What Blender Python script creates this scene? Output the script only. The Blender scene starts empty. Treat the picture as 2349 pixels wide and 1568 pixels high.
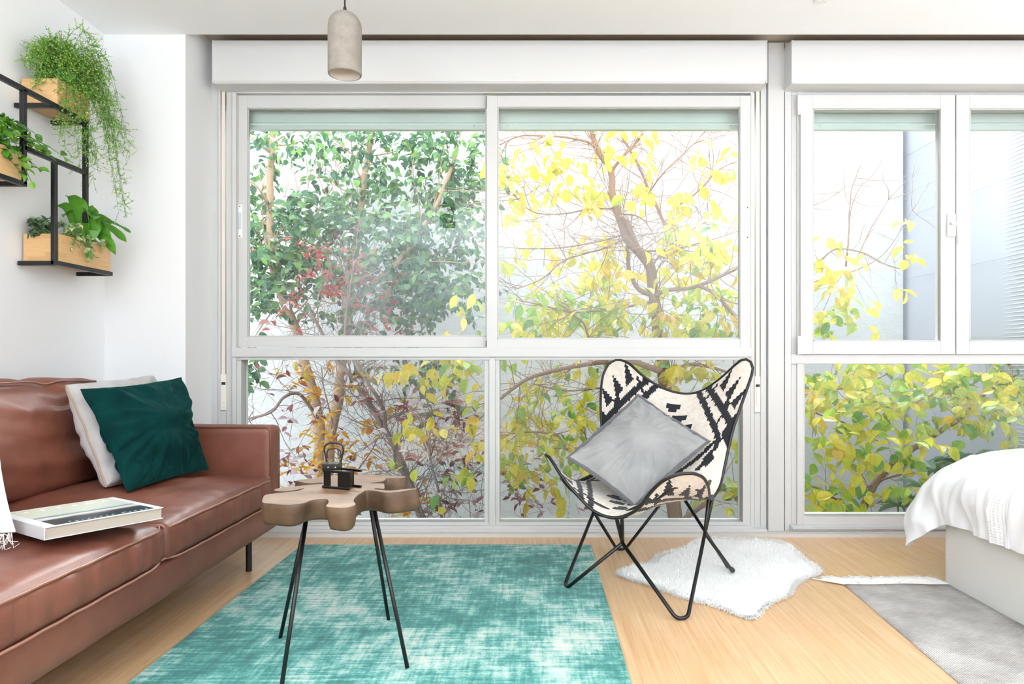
import bpy, bmesh, math, random
import numpy as np
from mathutils import Vector, Matrix, noise

random.seed(7); np.random.seed(7)
S = bpy.context.scene
COL = S.collection
F = 1566.0; VX = 1230.0; VY = 822.0; EH = 0.92      # focal length in pixels, vanishing point, eye height

def P(px, py, d):
    return Vector(((px-VX)*d/F, d, EH-(py-VY)*d/F))
def PG(px, py, h=0.0):
    return P(px, py, (EH-h)*F/(py-VY))

# ------------------------------------------------------------------ camera, world, light, exposure
cam = bpy.data.cameras.new('camera'); co = bpy.data.objects.new('camera', cam); COL.objects.link(co)
cam.sensor_width = 36.0; cam.lens = 36.0*F/2349.0
cam.shift_x = -(VX-1174.5)/2349.0; cam.shift_y = (VY-784.0)/2349.0
cam.clip_start = 0.05; cam.clip_end = 200
co.location = (0, 0, EH); co.rotation_euler = (math.radians(90), 0, 0)
S.camera = co

w = bpy.data.worlds.new('overcast_sky'); S.world = w; w.use_nodes = True
bg = w.node_tree.nodes['Background']; bg.inputs[0].default_value = (0.90, 0.95, 1.0, 1); bg.inputs[1].default_value = 1.85

sl_ = bpy.data.lights.new('bright_cloud_sun', 'SUN'); sl_.energy = 15.0; sl_.angle = math.radians(50); sl_.color = (0.94, 0.97, 1.0)
so0 = bpy.data.objects.new('bright_cloud_sun', sl_); COL.objects.link(so0); so0.rotation_euler = (math.radians(-44), 0, math.radians(-4)); so0.location = (0, 9, 8)

def area(name, loc, rot, sx, sy, power, col=(1, 1, 1)):
    l = bpy.data.lights.new(name, 'AREA'); l.shape = 'RECTANGLE'; l.size = sx; l.size_y = sy; l.energy = power; l.color = col
    o = bpy.data.objects.new(name, l); COL.objects.link(o); o.location = loc; o.rotation_euler = rot
    return o
# added fill lamps behind the camera, aimed up to bounce off the ceiling
area('bounce_fill_light', (-0.7, -1.3, 1.1), (math.radians(180), 0, 0), 1.0, 1.0, 88, (0.74, 0.87, 1.0))
area('bounce_fill_light', (2.3, -1.3, 1.1), (math.radians(180), 0, 0), 1.0, 1.0, 88, (0.74, 0.87, 1.0))

S.view_settings.view_transform = 'Standard'; S.view_settings.look = 'None'
S.view_settings.exposure = 1.0; S.view_settings.gamma = 1.0; S.view_settings.use_curve_mapping = False
cy = S.cycles
cy.use_denoising = True
cy.max_bounces = 9; cy.diffuse_bounces = 5; cy.glossy_bounces = 3; cy.transmission_bounces = 6; cy.transparent_max_bounces = 16
cy.caustics_reflective = False; cy.caustics_refractive = False
cy.sample_clamp_indirect = 4.0

# ------------------------------------------------------------------ materials
def sr(r, g, b):
    f = lambda c: (c/255/12.92) if c/255 <= 0.04045 else ((c/255+0.055)/1.055)**2.4
    return (f(r), f(g), f(b), 1.0)

class NT:
    def __init__(s, name):
        s.m = bpy.data.materials.new(name); s.m.use_nodes = True
        s.t = s.m.node_tree; s.n = s.t.nodes; s.l = s.t.links
        s.b = s.n['Principled BSDF']; s.o = s.n['Material Output']
    def add(s, typ, **kw):
        n = s.n.new(typ)
        for k, v in kw.items():
            if k.startswith('_'): setattr(n, k[1:], v)
            else: n.inputs[k.replace('__', ' ')].default_value = v
        return n
    def link(s, a, b): s.l.new(a, b)
    def set(s, **kw):
        for k, v in kw.items(): s.b.inputs[k.replace('__', ' ')].default_value = v
    def coords(s, scale=(1, 1, 1), rot=(0, 0, 0), kind='Object'):
        tc = s.n.new('ShaderNodeTexCoord'); mp = s.n.new('ShaderNodeMapping')
        mp.inputs['Scale'].default_value = scale; mp.inputs['Rotation'].default_value = rot
        s.link(tc.outputs[kind], mp.inputs[0]); return mp.outputs[0]
    def noise(s, vec, scale=5, detail=2, rough=0.5):
        n = s.add('ShaderNodeTexNoise', Scale=scale, Detail=detail, Roughness=rough); s.link(vec, n.inputs['Vector']); return n.outputs[0]
    def ramp(s, fac, stops, interp='LINEAR'):
        r = s.n.new('ShaderNodeValToRGB'); e = r.color_ramp; e.interpolation = interp
        while len(e.elements) < len(stops): e.elements.new(0.5)
        for el, (p, c) in zip(e.elements, stops): el.position = p; el.color = c
        s.link(fac, r.inputs[0]); return r.outputs[0]
    def mix(s, a, b, fac, mode='MIX'):
        m = s.n.new('ShaderNodeMix'); m.data_type = 'RGBA'; m.blend_type = mode
        for sock, v in ((m.inputs[0], fac), (m.inputs[6], a), (m.inputs[7], b)):
            if hasattr(v, 'links'): s.link(v, sock)
            else: sock.default_value = v
        return m.outputs[2]
    def math(s, op, a, b=0.0):
        m = s.n.new('ShaderNodeMath'); m.operation = op
        for sock, v in ((m.inputs[0], a), (m.inputs[1], b)):
            if hasattr(v, 'links'): s.link(v, sock)
            else: sock.default_value = v
        return m.outputs[0]
    def bump(s, h, strength=0.3, dist=0.01):
        b = s.add('ShaderNodeBump', Strength=strength, Distance=dist); s.link(h, b.inputs['Height']); s.link(b.outputs[0], s.b.inputs['Normal'])
    def color(s, c): s.link(c, s.b.inputs['Base Color'])

def plain(name, rgb, rough=0.5, metal=0.0, bump=None, **kw):
    t = NT(name); t.set(**{'Base__Color': sr(*rgb), 'Roughness': rough, 'Metallic': metal})
    t.set(**kw)
    if bump: t.bump(t.noise(t.coords(), bump[0], 3), bump[1], bump[2])
    return t.m

M = {}
M['wall'] = plain('white_paint', (241, 241, 241), 0.75, bump=(60, 0.05, 0.002))
M['ceil'] = plain('ceiling_paint', (252, 252, 252), 0.8)
M['frame'] = plain('white_lacquer_frame', (207, 206, 204), 0.32)
M['box'] = plain('white_shutter_box', (214, 213, 211), 0.4)
M['strap'] = plain('cream_strap', (226, 219, 204), 0.8)
M['cream'] = plain('cream_plastic', (238, 232, 218), 0.4)
M['dark'] = plain('dark_plastic', (40, 38, 36), 0.5)
M['black'] = plain('black_powder_coat', (16, 16, 17), 0.38)
M['toy'] = plain('black_toy_metal', (6, 6, 7), 0.3)
M['plastic'] = plain('white_plastic', (245, 245, 245), 0.25)
M['shutter'] = plain('pale_green_white_slats', (226, 234, 230), 0.4)
M['alu'] = plain('bare_aluminium', (206, 210, 214), 0.35, 0.3)
M['bed'] = plain('white_bed_board', (228, 227, 222), 0.35)
M['gap'] = plain('warm_grey_gap', (196, 186, 174), 0.9)  # warm grey for the recess ceiling and the dirt line at the base

def mat_glass():
    m = bpy.data.materials.new('window_glass'); m.use_nodes = True; t = m.node_tree; t.nodes.clear()
    o = t.nodes.new('ShaderNodeOutputMaterial'); tr = t.nodes.new('ShaderNodeBsdfTransparent'); gl = t.nodes.new('ShaderNodeBsdfGlossy')
    fr = t.nodes.new('ShaderNodeFresnel'); fr.inputs[0].default_value = 1.45; mx = t.nodes.new('ShaderNodeMixShader')
    tr.inputs[0].default_value = (0.96, 0.985, 0.975, 1); gl.inputs['Roughness'].default_value = 0.0
    t.links.new(fr.outputs[0], mx.inputs[0]); t.links.new(tr.outputs[0], mx.inputs[1]); t.links.new(gl.outputs[0], mx.inputs[2]); t.links.new(mx.outputs[0], o.inputs[0])
    return m
M['glass'] = mat_glass()

def mat_leather():
    t = NT('brown_leather'); v = t.coords()
    n = t.noise(v, 3.0, 4, 0.6)
    t.color(t.ramp(n, [(0.3, sr(106, 57, 43)), (0.7, sr(138, 84, 65))]))
    t.set(Roughness=0.47, **{'Specular__IOR__Level': 0.6, 'Coat__Weight': 0.05, 'Coat__Roughness': 0.35})
    vo = t.add('ShaderNodeTexVoronoi', Scale=420.0); t.link(v, vo.inputs['Vector'])
    h = t.math('ADD', t.math('MULTIPLY', vo.outputs['Distance'], 0.35), t.noise(v, 120, 3))
    t.bump(h, 0.22, 0.002)
    return t.m
M['leather'] = mat_leather()
def mat_piping():
    return plain('leather_piping', (156, 106, 88), 0.42)
M['piping'] = mat_piping()

def mat_fabric(name, c1, c2, rough=0.9, scale=500, sheen=0.3, bstr=0.25, tint=None):
    t = NT(name); v = t.coords()
    n = t.noise(v, 14, 3)
    t.color(t.ramp(n, [(0.3, sr(*c1)), (0.7, sr(*c2))]))
    t.set(Roughness=rough, **{'Sheen__Weight': sheen, 'Sheen__Roughness': 0.4})
    if tint: t.set(**{'Sheen__Tint': sr(*tint)})
    t.bump(t.math('ADD', t.noise(v, scale, 2), t.math('MULTIPLY', n, 0.5)), bstr, 0.002)
    return t.m
M['velvet'] = mat_fabric('green_velvet', (1, 40, 40), (6, 56, 54), 0.95, 300, 0.25, 0.1, (60, 150, 140))
M['velvet'].node_tree.nodes['Principled BSDF'].inputs['Specular IOR Level'].default_value = 0.12
M['linen'] = mat_fabric('light_grey_linen', (176, 172, 169), (190, 186, 183), 0.95, 500)
M['edging'] = mat_fabric('beige_cushion_edging', (170, 146, 126), (180, 156, 136))
M['cotton_white'] = mat_fabric('white_cotton', (218, 218, 216), (226, 226, 225), 0.95, 400)
M['grey_cotton'] = mat_fabric('grey_cotton', (140, 140, 140), (154, 154, 153), 0.95, 700, 0.2)
M['grey_edge'] = mat_fabric('dark_grey_edging', (88, 88, 90), (98, 98, 100))
M['duvet'] = mat_fabric('white_duvet_cotton', (238, 239, 243), (244, 245, 248), 0.9, 350, 0.2, 0.12)
M['fur'] = mat_fabric('white_sheepskin', (250, 249, 246), (254, 253, 250), 0.9, 200, 0.6)
M['fringe'] = mat_fabric('white_fringe', (226, 221, 216), (240, 237, 233), 0.95, 200)

def mat_weave(name, c1, c2):
    t = NT(name); v = t.coords((1, 1, 1))
    n = t.noise(v, 60, 3)
    t.color(t.ramp(n, [(0.3, sr(*c1)), (0.7, sr(*c2))]))
    t.set(Roughness=0.95, **{'Sheen__Weight': 0.15})
    wv = t.add('ShaderNodeTexWave', Scale=110.0, Distortion=2.0, _bands_direction='Z'); t.link(v, wv.inputs['Vector'])
    t.bump(t.math('ADD', wv.outputs['Fac'], t.noise(v, 300, 2)), 0.35, 0.002)
    return t.m
M['weave_white'] = mat_weave('cream_kilim', (204, 194, 183), (222, 213, 203))
M['weave_black'] = mat_weave('black_kilim', (16, 18, 26), (30, 32, 40))

def mat_floor():
    t = NT('bamboo_strip_floor')
    v = t.coords((1, 1, 1), (0, 0, math.radians(90)))
    br = t.add('ShaderNodeTexBrick', Scale=1.0, _offset=0.37, _squash=1.0)
    for k, val in (('Color1', sr(214, 172, 126)), ('Color2', sr(232, 198, 156)), ('Mortar', sr(208, 160, 112)), ('Mortar Size', 0.0005), ('Brick Width', 0.62), ('Row Height', 0.0115), ('Bias', 0.0), ('Mortar Smooth', 0.3)):
        br.inputs[k].default_value = val
    t.link(v, br.inputs['Vector'])
    st = t.noise(t.coords((70, 2.0, 1)), 1.0, 4, 0.6)
    c = t.mix(br.outputs['Color'], t.ramp(st, [(0.32, sr(212, 160, 108)), (0.55, sr(230, 192, 148)), (0.75, sr(240, 210, 172))]), 0.55)
    big = t.ramp(t.noise(t.coords((1.4, 0.8, 1)), 1.6, 3), [(0.35, (0.9, 0.88, 0.86, 1)), (0.65, (1.05, 1.03, 1.0, 1))])
    c = t.mix(c, big, 0.7, 'MULTIPLY')
    # dark flecks in single strips
    fl = t.ramp(t.noise(t.coords((110, 5.0, 1)), 1.0, 2), [(0.25, (0.62, 0.5, 0.4, 1)), (0.36, (1, 1, 1, 1))])
    c = t.mix(c, fl, 0.5, 'MULTIPLY')
    # board joints across
    wv = t.add('ShaderNodeTexBrick', Scale=1.0, _offset=0.0)
    for k, val in (('Color1', (1, 1, 1, 1)), ('Color2', (1, 1, 1, 1)), ('Mortar', (0.82, 0.76, 0.7, 1)), ('Mortar Size', 0.0012), ('Brick Width', 5.0), ('Row Height', 0.46)):
        wv.inputs[k].default_value = val
    t.link(t.coords(), wv.inputs['Vector'])
    c = t.mix(c, wv.outputs['Color'], 0.6, 'MULTIPLY')
    t.color(c)
    t.set(**{'Specular__IOR__Level': 0.45, 'Coat__Weight': 0.2, 'Coat__Roughness': 0.25})
    r = t.ramp(t.noise(t.coords((3, 3, 1)), 2, 3), [(0.3, (0.3, 0.3, 0.3, 1)), (0.7, (0.42, 0.42, 0.42, 1))]); t.link(r, t.b.inputs['Roughness'])
    t.bump(st, 0.05, 0.002)
    return t.m
M['floor'] = mat_floor()

def mat_rug():
    t = NT('faded_teal_rug')
    a = t.noise(t.coords((2.6, 2.2, 1)), 1.0, 3, 0.55)
    b = t.noise(t.coords((5, 75, 1)), 1.0, 4, 0.65)
    c = t.noise(t.coords((60, 5.5, 1)), 1.0, 4, 0.65)
    d = t.noise(t.coords((11, 11, 1)), 1.0, 4, 0.7)
    e = t.noise(t.coords((90, 330, 1)), 1.0, 2, 0.6)
    s = t.math('ADD', t.math('MULTIPLY', a, 0.7), t.math('MULTIPLY', b, 0.5))
    s = t.math('ADD', s, t.math('MULTIPLY', c, 0.38)); s = t.math('ADD', s, t.math('MULTIPLY', d, 0.62)); s = t.math('ADD', s, t.math('MULTIPLY', e, 0.22))
    s = t.math('SUBTRACT', s, 0.725)
    t.color(t.ramp(s, [(0.30, sr(12, 104, 98)), (0.42, sr(36, 132, 124)), (0.50, sr(92, 166, 156)), (0.58, sr(156, 196, 186)), (0.70, sr(206, 214, 202))]))
    t.set(Roughness=0.95, **{'Sheen__Weight': 0.2})
    t.bump(t.math('ADD', b, e), 0.5, 0.003)
    return t.m
M['rug'] = mat_rug()
def mat_grey_rug():
    t = NT('grey_woven_rug'); v = t.coords()
    a = t.noise(t.coords((5, 5, 5)), 1.0, 4, 0.6); b = t.noise(t.coords((16, 260, 1)), 1.0, 3, 0.6)
    s = t.math('ADD', t.math('MULTIPLY', a, 0.6), t.math('MULTIPLY', b, 0.4))
    t.color(t.ramp(s, [(0.36, sr(158, 152, 147)), (0.5, sr(190, 185, 180)), (0.62, sr(216, 212, 207))]))
    t.set(Roughness=0.98)
    wv = t.add('ShaderNodeTexWave', Scale=60.0, Distortion=1.5); t.link(t.coords((1, 1, 1), (0, 0, 0.9)), wv.inputs['Vector'])
    t.bump(t.math('ADD', wv.outputs['Fac'], b), 0.5, 0.003)
    return t.m
M['grey_rug'] = mat_grey_rug()

def mat_concrete():
    t = NT('warm_grey_concrete'); v = t.coords()
    t.color(t.ramp(t.noise(v, 26, 6, 0.7), [(0.3, sr(128, 121, 113)), (0.7, sr(150, 143, 134))]))
    t.set(Roughness=0.9); t.bump(t.noise(v, 260, 3), 0.3, 0.002)
    return t.m
M['concrete'] = mat_concrete()
M['concrete_in'] = plain('concrete_inside', (196, 190, 183), 0.8)

def mat_teak(name='teak_root', dk=1.0):
    t = NT(name)
    v = t.coords((1, 1, 0.5))
    wv = t.add('ShaderNodeTexWave', Scale=2.2, Distortion=9.0, Detail=4.0, **{'Detail__Scale': 1.2}, _wave_type='RINGS'); t.link(v, wv.inputs['Vector'])
    n = t.noise(t.coords((9, 9, 22)), 1.0, 5, 0.65)
    c = t.mix(t.ramp(wv.outputs['Fac'], [(0.1, sr(108, 80, 58)), (0.9, sr(148, 118, 92))]), t.ramp(n, [(0.3, sr(92, 66, 46)), (0.65, sr(152, 122, 96))]), 0.6)
    ck = t.ramp(t.noise(t.coords((3, 26, 3)), 1.0, 3), [(0.27, (0.45, 0.36, 0.28, 1)), (0.33, (1, 1, 1, 1))])
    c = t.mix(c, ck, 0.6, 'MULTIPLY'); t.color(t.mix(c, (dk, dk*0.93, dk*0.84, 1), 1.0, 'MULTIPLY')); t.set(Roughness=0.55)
    t.bump(n, 0.25, 0.006)
    return t.m
M['teak'] = mat_teak(); M['teak_rind_shade'] = mat_teak('teak_root_rind_shade', 0.45)  # slab sides: same teak darkened, browner rind plus painted-in shade
def mat_bamboo():
    t = NT('bamboo_block_wood')
    br = t.add('ShaderNodeTexBrick', Scale=1.0, _offset=0.4)
    for k, val in (('Color1', sr(226, 184, 130)), ('Color2', sr(204, 154, 100)), ('Mortar', sr(208, 162, 110)), ('Mortar Size', 0.0004), ('Brick Width', 0.05), ('Row Height', 0.0185), ('Bias', -0.55)):
        br.inputs[k].default_value = val
    tc = t.n.new('ShaderNodeTexCoord'); sp = t.n.new('ShaderNodeSeparateXYZ'); cb = t.n.new('ShaderNodeCombineXYZ')
    t.link(tc.outputs['Object'], sp.inputs[0])
    t.link(t.math('ADD', sp.outputs[0], sp.outputs[1]), cb.inputs[0]); t.link(sp.outputs[2], cb.inputs[1]); t.link(cb.outputs[0], br.inputs['Vector'])
    g = t.ramp(t.noise(t.coords((12, 12, 160)), 1.0, 3), [(0.3, (0.86, 0.82, 0.76, 1)), (0.6, (1, 1, 1, 1))])
    t.color(t.mix(br.outputs['Color'], g, 0.6, 'MULTIPLY')); t.set(Roughness=0.45)
    return t.m
M['bamboo'] = mat_bamboo()

def mat_leaf(name, stops, trans=0.35, rough=0.4):
    t = NT(name)
    g = t.n.new('ShaderNodeNewGeometry')
    col = t.ramp(g.outputs['Random Per Island'], [(i/len(stops), sr(*c)) for i, c in enumerate(stops)], 'CONSTANT')
    v = t.noise(t.coords(), 60, 3)
    col = t.mix(col, t.ramp(v, [(0.3, (0.82, 0.85, 0.8, 1)), (0.6, (1.06, 1.05, 1, 1))]), 0.8, 'MULTIPLY')
    t.color(col); t.set(Roughness=rough)
    tl = t.n.new('ShaderNodeBsdfTranslucent'); t.link(col, tl.inputs[0])
    mx = t.n.new('ShaderNodeMixShader'); mx.inputs[0].default_value = trans
    t.link(t.b.outputs[0], mx.inputs[1]); t.link(tl.outputs[0], mx.inputs[2]); t.link(mx.outputs[0], t.o.inputs[0])
    return t.m
M['leaf_green'] = mat_leaf('glossy_green_leaf', [(62, 102, 70), (78, 120, 82), (98, 140, 94), (56, 92, 72), (112, 152, 104), (74, 112, 90), (112, 154, 76)], 0.35, 0.3)
M['leaf_yellow'] = mat_leaf('autumn_yellow_leaf', [(222, 202, 74), (216, 194, 56), (228, 214, 120), (204, 196, 72), (216, 178, 64), (224, 208, 92), (184, 188, 78)], 0.4)
M['leaf_lime'] = mat_leaf('yellow_green_leaf', [(208, 210, 78), (172, 198, 76), (226, 216, 84), (148, 186, 82), (122, 166, 92), (218, 208, 94), (188, 204, 112), (230, 214, 88)], 0.48)
M['leaf_red'] = mat_leaf('red_leaf', [(160, 58, 50), (138, 44, 44), (176, 84, 66), (120, 40, 44), (176, 116, 110)], 0.35)
M['leaf_purple'] = mat_leaf('dark_purple_leaf', [(138, 74, 80), (164, 108, 114), (206, 190, 202), (124, 66, 72), (186, 158, 170), (220, 210, 222)], 0.3)
M['leaf_orange'] = mat_leaf('orange_yellow_leaf', [(236, 186, 70), (230, 170, 60), (238, 200, 90), (214, 200, 100), (222, 154, 64)], 0.45)
M['leaf_grey'] = mat_leaf('grey_green_leaf', [(132, 166, 134), (150, 182, 148), (112, 150, 116)], 0.3)
M['leaf_fern'] = mat_leaf('bright_fern_leaf', [(118, 172, 72), (146, 198, 84), (172, 214, 100), (102, 156, 70), (198, 226, 120)], 0.3)
M['leaf_pothos'] = mat_leaf('fresh_green_leaf', [(74, 130, 40), (96, 156, 48), (126, 178, 62), (60, 110, 40)], 0.3, 0.35)
M['leaf_varieg'] = mat_leaf('variegated_leaf', [(150, 176, 110), (206, 216, 160), (104, 146, 80), (178, 198, 130)], 0.3)
M['leaf_ivy'] = mat_leaf('dull_grey_green_ivy', [(86, 118, 82), (124, 150, 116), (66, 96, 66), (150, 170, 138)], 0.25)
M['leaf_broad'] = mat_leaf('broad_green_leaf', [(92, 160, 56), (108, 176, 64), (78, 144, 52)], 0.35, 0.3)
M['bark_tan'] = plain('tan_bark', (176, 148, 124), 0.9, bump=(40, 0.4, 0.01))
M['bark_brown'] = plain('brown_bark', (150, 122, 108), 0.9, bump=(60, 0.4, 0.01))
M['bark_grey'] = plain('grey_purple_bark', (136, 118, 116), 0.9, bump=(60, 0.4, 0.01))
M['stem'] = plain('green_stem', (92, 126, 60), 0.7)
M['soil'] = plain('dark_soil', (70, 60, 50), 0.95, bump=(90, 0.6, 0.01))
M['ground'] = plain('garden_soil', (150, 142, 132), 0.95, bump=(20, 0.6, 0.03))
def mat_stucco():
    t = NT('rough_white_stucco'); v = t.coords()
    t.color(t.ramp(t.noise(v, 1.2, 4), [(0.3, sr(196, 197, 201)), (0.7, sr(208, 209, 212))])); t.set(Roughness=0.95)
    h = t.math('ADD', t.noise(t.coords((1, 1, 1.6)), 5.0, 8, 0.62), t.math('MULTIPLY', t.noise(v, 26, 4, 0.7), 0.25))
    t.bump(h, 0.5, 0.05)
    return t.m
M['stucco'] = mat_stucco()
def mat_corr():
    t = NT('pale_grey_corrugated_sheet'); t.set(Roughness=0.55, **{'Base__Color': sr(184, 188, 201)})
    return t.m
M['corr'] = mat_corr()
M['joint'] = plain('panel_joint', (168, 171, 180), 0.7)
M['paper'] = plain('book_page_edges', (178, 168, 156), 0.9)
M['cover'] = plain('white_book_cover', (206, 206, 206), 0.45)
def mat_coverpic():
    t = NT('coastal_cover_photo')
    tc = t.n.new('ShaderNodeTexCoord'); sp = t.n.new('ShaderNodeSeparateXYZ'); t.link(tc.outputs['Object'], sp.inputs[0])
    n = t.noise(t.coords((8, 30, 1)), 1.0, 4, 0.6)
    y = t.math('ADD', t.math('MULTIPLY', sp.outputs[1], 4.6), t.math('MULTIPLY', t.math('SUBTRACT', n, 0.5), 0.16))
    y = t.math('ADD', y, 0.5)
    t.color(t.ramp(y, [(0.0, sr(46, 60, 64)), (0.17, sr(58, 62, 66)), (0.22, sr(92, 70, 66)), (0.29, sr(196, 200, 200)), (0.37, sr(214, 218, 214)), (0.42, sr(110, 124, 130)), (0.50, sr(200, 206, 196)), (1.0, sr(216, 216, 196))]))
    t.set(Roughness=0.25)
    return t.m
M['coverpic'] = mat_coverpic()
M['ink_pale'] = plain('pale_lettering', (236, 236, 228), 0.5)
M['ink_white'] = plain('white_lettering', (210, 214, 214), 0.5)

# ------------------------------------------------------------------ geometry helpers
class MB:
    def __init__(s): s.v = []; s.f = []; s.m = []
    def add(s, vs, fs, mi=0):
        b = len(s.v); s.v += [tuple(p) for p in vs]; s.f += [tuple(i+b for i in f) for f in fs]; s.m += [mi]*len(fs); return s
    def box(s, x0, x1, y0, y1, z0, z1, mi=0):
        vs = [(x0,y0,z0),(x1,y0,z0),(x1,y1,z0),(x0,y1,z0),(x0,y0,z1),(x1,y0,z1),(x1,y1,z1),(x0,y1,z1)]
        return s.add(vs, [(0,3,2,1),(4,5,6,7),(0,1,5,4),(1,2,6,5),(2,3,7,6),(3,0,4,7)], mi)
    def bar(s, a, b, w, h, mi=0, up=(0,0,1)):
        a = Vector(a); b = Vector(b); d = (b-a).normalized(); u = Vector(up)
        if abs(d.dot(u)) > 0.95: u = Vector((0,1,0))
        r = d.cross(u).normalized()*w/2; u = r.cross(d).normalized()*h/2
        vs = [a-r-u, a+r-u, a+r+u, a-r+u, b-r-u, b+r-u, b+r+u, b-r+u]
        return s.add(vs, [(0,1,2,3),(7,6,5,4),(0,4,5,1),(1,5,6,2),(2,6,7,3),(3,7,4,0)], mi)
    def tube(s, pts, r, seg=8, closed=False, mi=0, cap=True):
        pts = [Vector(p) for p in pts]; n = len(pts)
        rs = r if isinstance(r, (list, tuple)) else [r]*n
        vs = []; prev = None
        for i in range(n):
            if closed: d = pts[(i+1) % n]-pts[i-1]
            else: d = pts[min(i+1, n-1)]-pts[max(i-1, 0)]
            if d.length < 1e-9: d = Vector((0,0,1))
            d.normalize()
            if prev is None:
                u = Vector((0,0,1)) if abs(d.z) < 0.9 else Vector((1,0,0))
                u = (u-d*u.dot(d)).normalized()
            else:
                u = prev-d*prev.dot(d)
                u = u.normalized() if u.length > 1e-6 else prev
            prev = u; w_ = d.cross(u)
            for k in range(seg):
                a = 2*math.pi*k/seg
                vs.append(pts[i]+(u*math.cos(a)+w_*math.sin(a))*rs[i])
        fs = []
        for i in range(n if closed else n-1):
            j = (i+1) % n
            for k in range(seg):
                k2 = (k+1) % seg
                fs.append((i*seg+k, i*seg+k2, j*seg+k2, j*seg+k))
        if cap and not closed and seg > 3:
            fs.append(tuple(range(seg-1, -1, -1))); fs.append(tuple((n-1)*seg+k for k in range(seg)))
        return s.add(vs, fs, mi)
    def lathe(s, prof, seg=48, c=(0,0,0), mi=0):
        vs = []; n = len(prof)
        for r, z in prof:
            for k in range(seg):
                a = 2*math.pi*k/seg; vs.append((c[0]+r*math.cos(a), c[1]+r*math.sin(a), c[2]+z))
        fs = [(i*seg+k, i*seg+(k+1) % seg, (i+1)*seg+(k+1) % seg, (i+1)*seg+k) for i in range(n-1) for k in range(seg)]
        return s.add(vs, fs, mi)
    def build(s, name, mats, parent=None, smooth=False, bevel=0, loc=None, auto=True):
        if parent is not None and parent.get('category') in ('tree', 'shrub', 'sapling') : s.v = [(min(x, 3.245), max(3.8, min(y, 5.97)), z) for x, y, z in s.v]
        me = bpy.data.meshes.new(name)
        o = bpy.data.objects.new(name, me)
        vs = s.v
        if loc is None and parent is None and vs:
            a = np.array(vs); lo = a.min(0); hi = a.max(0); loc = ((lo[0]+hi[0])/2, (lo[1]+hi[1])/2, lo[2])
        if parent is not None and loc is None: loc = tuple(wloc(parent))
        a = np.array(vs, dtype=float)-np.array(loc)
        me.from_pydata(a.tolist(), [], s.f)
        if not isinstance(mats, (list, tuple)): mats = [mats]
        for m in mats: me.materials.append(m)
        if len(mats) > 1: me.polygons.foreach_set('material_index', s.m)
        COL.objects.link(o)
        if parent is not None:
            o.parent = parent; o.location = Vector(loc)-wloc(parent)
        else: o.location = loc
        if smooth: me.shade_smooth()
        if bevel:
            b = o.modifiers.new('bevel', 'BEVEL'); b.width = bevel; b.segments = 3; b.limit_method = 'ANGLE'; b.harden_normals = False
            me.shade_smooth()
            wn = o.modifiers.new('wn', 'WEIGHTED_NORMAL'); wn.keep_sharp = True
        me.update()
        return o

def wloc(o):
    v = Vector((0,0,0))
    while o is not None: v += Vector(o.location); o = o.parent
    return v
def empty(name, loc=(0,0,0)):
    o = bpy.data.objects.new(name, None); o.empty_display_size = 0.05; COL.objects.link(o); o.location = loc; return o
def tag(o, label, cat, group=None):
    o['label'] = label; o['category'] = cat
    if group: o['group'] = group
    return o
def struct(o, label=None):
    o['kind'] = 'structure'
    if label: o['label'] = label
    return o

def catmull(pts, n, closed=False):
    pts = [Vector(p) for p in pts]; m = len(pts); out = []
    segs = m if closed else m-1
    for i in range(segs):
        if closed: p0, p1, p2, p3 = pts[i-1], pts[i], pts[(i+1) % m], pts[(i+2) % m]
        else: p0, p1, p2, p3 = pts[max(i-1,0)], pts[i], pts[i+1], pts[min(i+2, m-1)]
        for k in range(n):
            t = k/n
            out.append(0.5*((2*p1)+(p2-p0)*t+(2*p0-5*p1+4*p2-p3)*t*t+(3*p1-p0-3*p2+p3)*t**3))
    if not closed: out.append(pts[-1])
    return out
def resample(pts, n):
    pts = np.array([tuple(p) for p in pts]); d = np.r_[0, np.cumsum(np.linalg.norm(np.diff(pts, axis=0), axis=1))]
    t = np.linspace(0, d[-1], n)
    return np.stack([np.interp(t, d, pts[:, k]) for k in range(pts.shape[1])], 1)
def nz(x, y, z, s=1.0):
    return noise.noise(Vector((x*s, y*s, z*s)))
def fillet(pts, r, n=6):
    """polyline with rounded inner corners"""
    pts = [Vector(p) for p in pts]; out = [pts[0]]
    for i in range(1, len(pts)-1):
        a = pts[i-1]-pts[i]; b = pts[i+1]-pts[i]
        ra = min(r, a.length*0.45, b.length*0.45)
        p0 = pts[i]+a.normalized()*ra; p1 = pts[i]+b.normalized()*ra
        for k in range(n+1):
            t = k/n; out.append(p0*(1-t)**2+pts[i]*2*t*(1-t)+p1*t*t)
    out.append(pts[-1]); return out

# ------------------------------------------------------------------ ROOM
YW = 3.62      # window plane
XL = -2.105
CH = 2.50
def bx(x0, x1, y0, y1, z0, z1): return MB().box(x0, x1, y0, y1, z0, z1)
struct(bx(-2.6, 4.3, -2.6, 3.6, -0.12, 0).build('floor', M['floor'], loc=(0,0,0)))
struct(bx(-2.6, 4.3, -2.6, 3.33, CH, CH+0.12).build('ceiling', M['ceil']))
struct(bx(XL-0.15, XL, -2.6, 3.33, 0, CH+0.1).build('wall_left', M['wall']))
struct(bx(4.1, 4.25, -2.6, 3.6, 0, CH+0.1).build('wall_right', M['wall']))
struct(bx(-2.6, 4.3, -2.7, -2.6, 0, CH+0.1).build('wall_back', M['wall']))
# pilaster beside the window with its return
struct(bx(-2.6, -1.712, 3.33, 3.75, -0.1, 2.75).build('wall_pilaster', M['wall'], bevel=0.004))
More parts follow.
